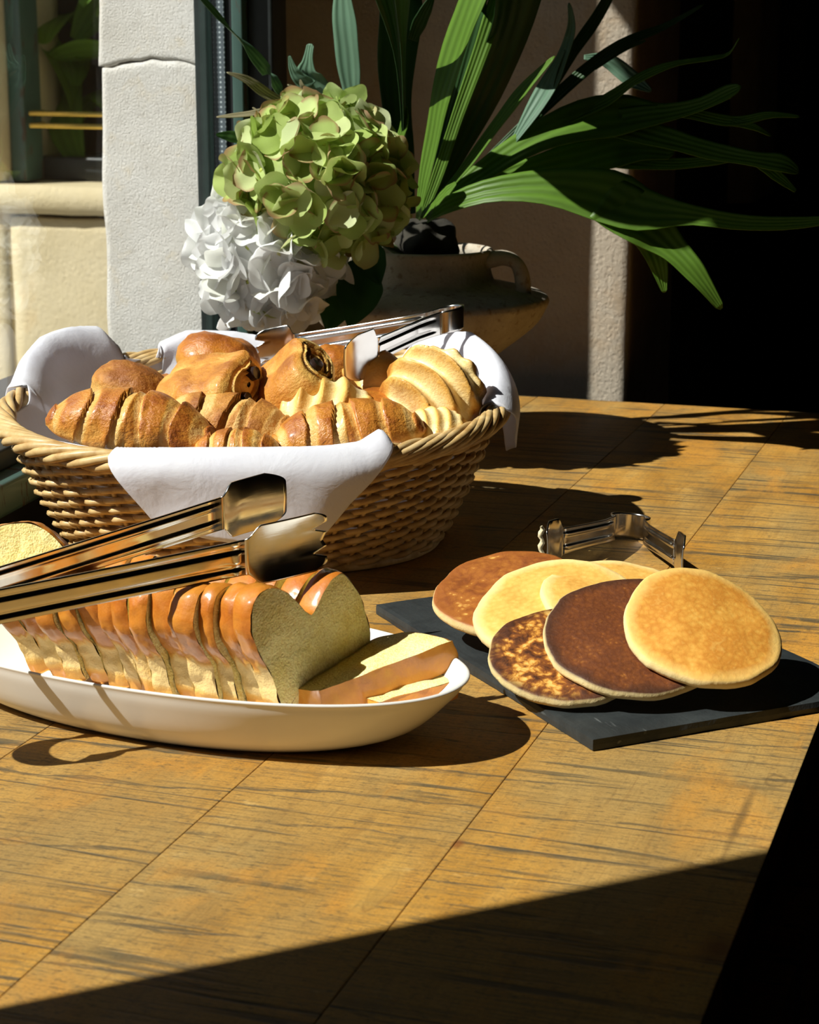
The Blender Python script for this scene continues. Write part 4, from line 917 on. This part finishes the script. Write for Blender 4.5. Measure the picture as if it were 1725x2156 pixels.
def hydrangea(label, c, rad, nfl, size, mat, seed, squash=(1, 1, .92)):
    root = empty('hydrangea_bloom', label, 'flower', c); rs = random.Random(seed)
    pm = [petal_mesh('petal', mat, k * 1.7 + seed) for k in range(5)]
    bv = bun(.0026, .0026, .002, 1, .1)[:2]; bo = add('floret', bv, MAT['bead'], root); bmesh_ = bo.data; bpy.data.objects.remove(bo)
    tocam = (Vector((0, 0, CAMH)) - Vector(c)).normalized(); pts = []; k = 0
    N = int(nfl / .80)
    for i in range(N):
        z = 1 - 2 * (i + .5) / N; r = math.sqrt(1 - z * z); a = i * 2.399963 + rs.uniform(-.25, .25); d = Vector((r * math.cos(a), r * math.sin(a), z + rs.uniform(-.05, .05))).normalized()
        pts.append(d)
    pts.sort(key=lambda d: -d.dot(tocam)); pts = pts[:nfl]
    for d in pts:
        rr = rad * rs.uniform(.80, .98); p = Vector((d.x * rr * squash[0], d.y * rr * squash[1], d.z * rr * squash[2]))
        fl = add('floret', None, None, root, data=bmesh_)
        fl.matrix_local = frame(p, d.orthogonal(), (d + Vector((rs.uniform(-.35, .35), rs.uniform(-.35, .35), rs.uniform(-.35, .35)))).normalized())
        a0 = rs.uniform(0, 6.28); lift = R(rs.uniform(2, 40))
        for q in range(4):
            pt = add('petal', None, None, fl, data=rs.choice(pm)); s = size * rs.uniform(.85, 1.2)
            pt.matrix_local = Matrix.Rotation(a0 + q * math.pi / 2 + rs.uniform(-.2, .2), 4, 'Z') @ Matrix.Rotation(lift + R(rs.uniform(-14, 14)), 4, 'X') @ Matrix.Translation((0, .0015, .0006 * q)) @ Matrix.Diagonal((s, s, s, 1))
    core = add('core', bun(rad * .72 * squash[0], rad * .72 * squash[1], rad * .72 * squash[2], 3, .1)[:2], MAT[mat], root, attr={'rim': [0.0] * (34 * 44)})
    return root
HG, HW = P(672, 372, 2.08), P(566, 528, 2.085)
hg = hydrangea('pale green hydrangea head with reddish petal edges', HG, .082, 74, .030, 'petal_g', 5, (1.04, 1, .92))
hw = hydrangea('white hydrangea head hanging below the green one', HW, .060, 54, .033, 'petal_w', 9, (1, 1, 1.15))
add('stem', tube(catmull([Vector((0, .06, -.02)), Vector((.05, .10, -.07)), POT + Vector((-.02, 0, .21)) - HG], 12), .004, 7), MAT['stem'], hg)
add('stem', tube(catmull([Vector((0, .04, 0)), Vector((.07, .10, .02)), POT + Vector((-.03, .01, .21)) - HW], 12), .004, 7), MAT['stem'], hw)
def big_leaf(root, tip, base, W, facing, mat='hleaf'):
    v, f, u = ribbon([(*base, 10), ((base[0] * .7 + tip[0] * .3), (base[1] * .7 + tip[1] * .3), base[2] * .7 + tip[2] * .3, W), ((base[0] * .35 + tip[0] * .65), (base[1] * .35 + tip[1] * .65), base[2] * .35 + tip[2] * .65, W * .85), (*tip, 6)], facing, .15)
    return add('leaf', ([p - root.location for p in v], f), MAT[mat], root, uv=u)
big_leaf(hw, (735, 690, 2.05), (770, 540, 2.12), 100, (.2, -.95, .1)); big_leaf(hw, (690, 700, 2.07), (735, 560, 2.12), 90, (-.1, -.95, .1))
big_leaf(hw, (800, 600, 2.10), (760, 500, 2.12), 70, (.3, -.95, .1)); big_leaf(hg, (455, 284, 2.07), (520, 292, 2.10), 26, (-.1, -.9, .3)); big_leaf(hw, (530, 655, 2.04), (600, 660, 2.08), 36, (-.2, -.8, .5), 'petal_g')
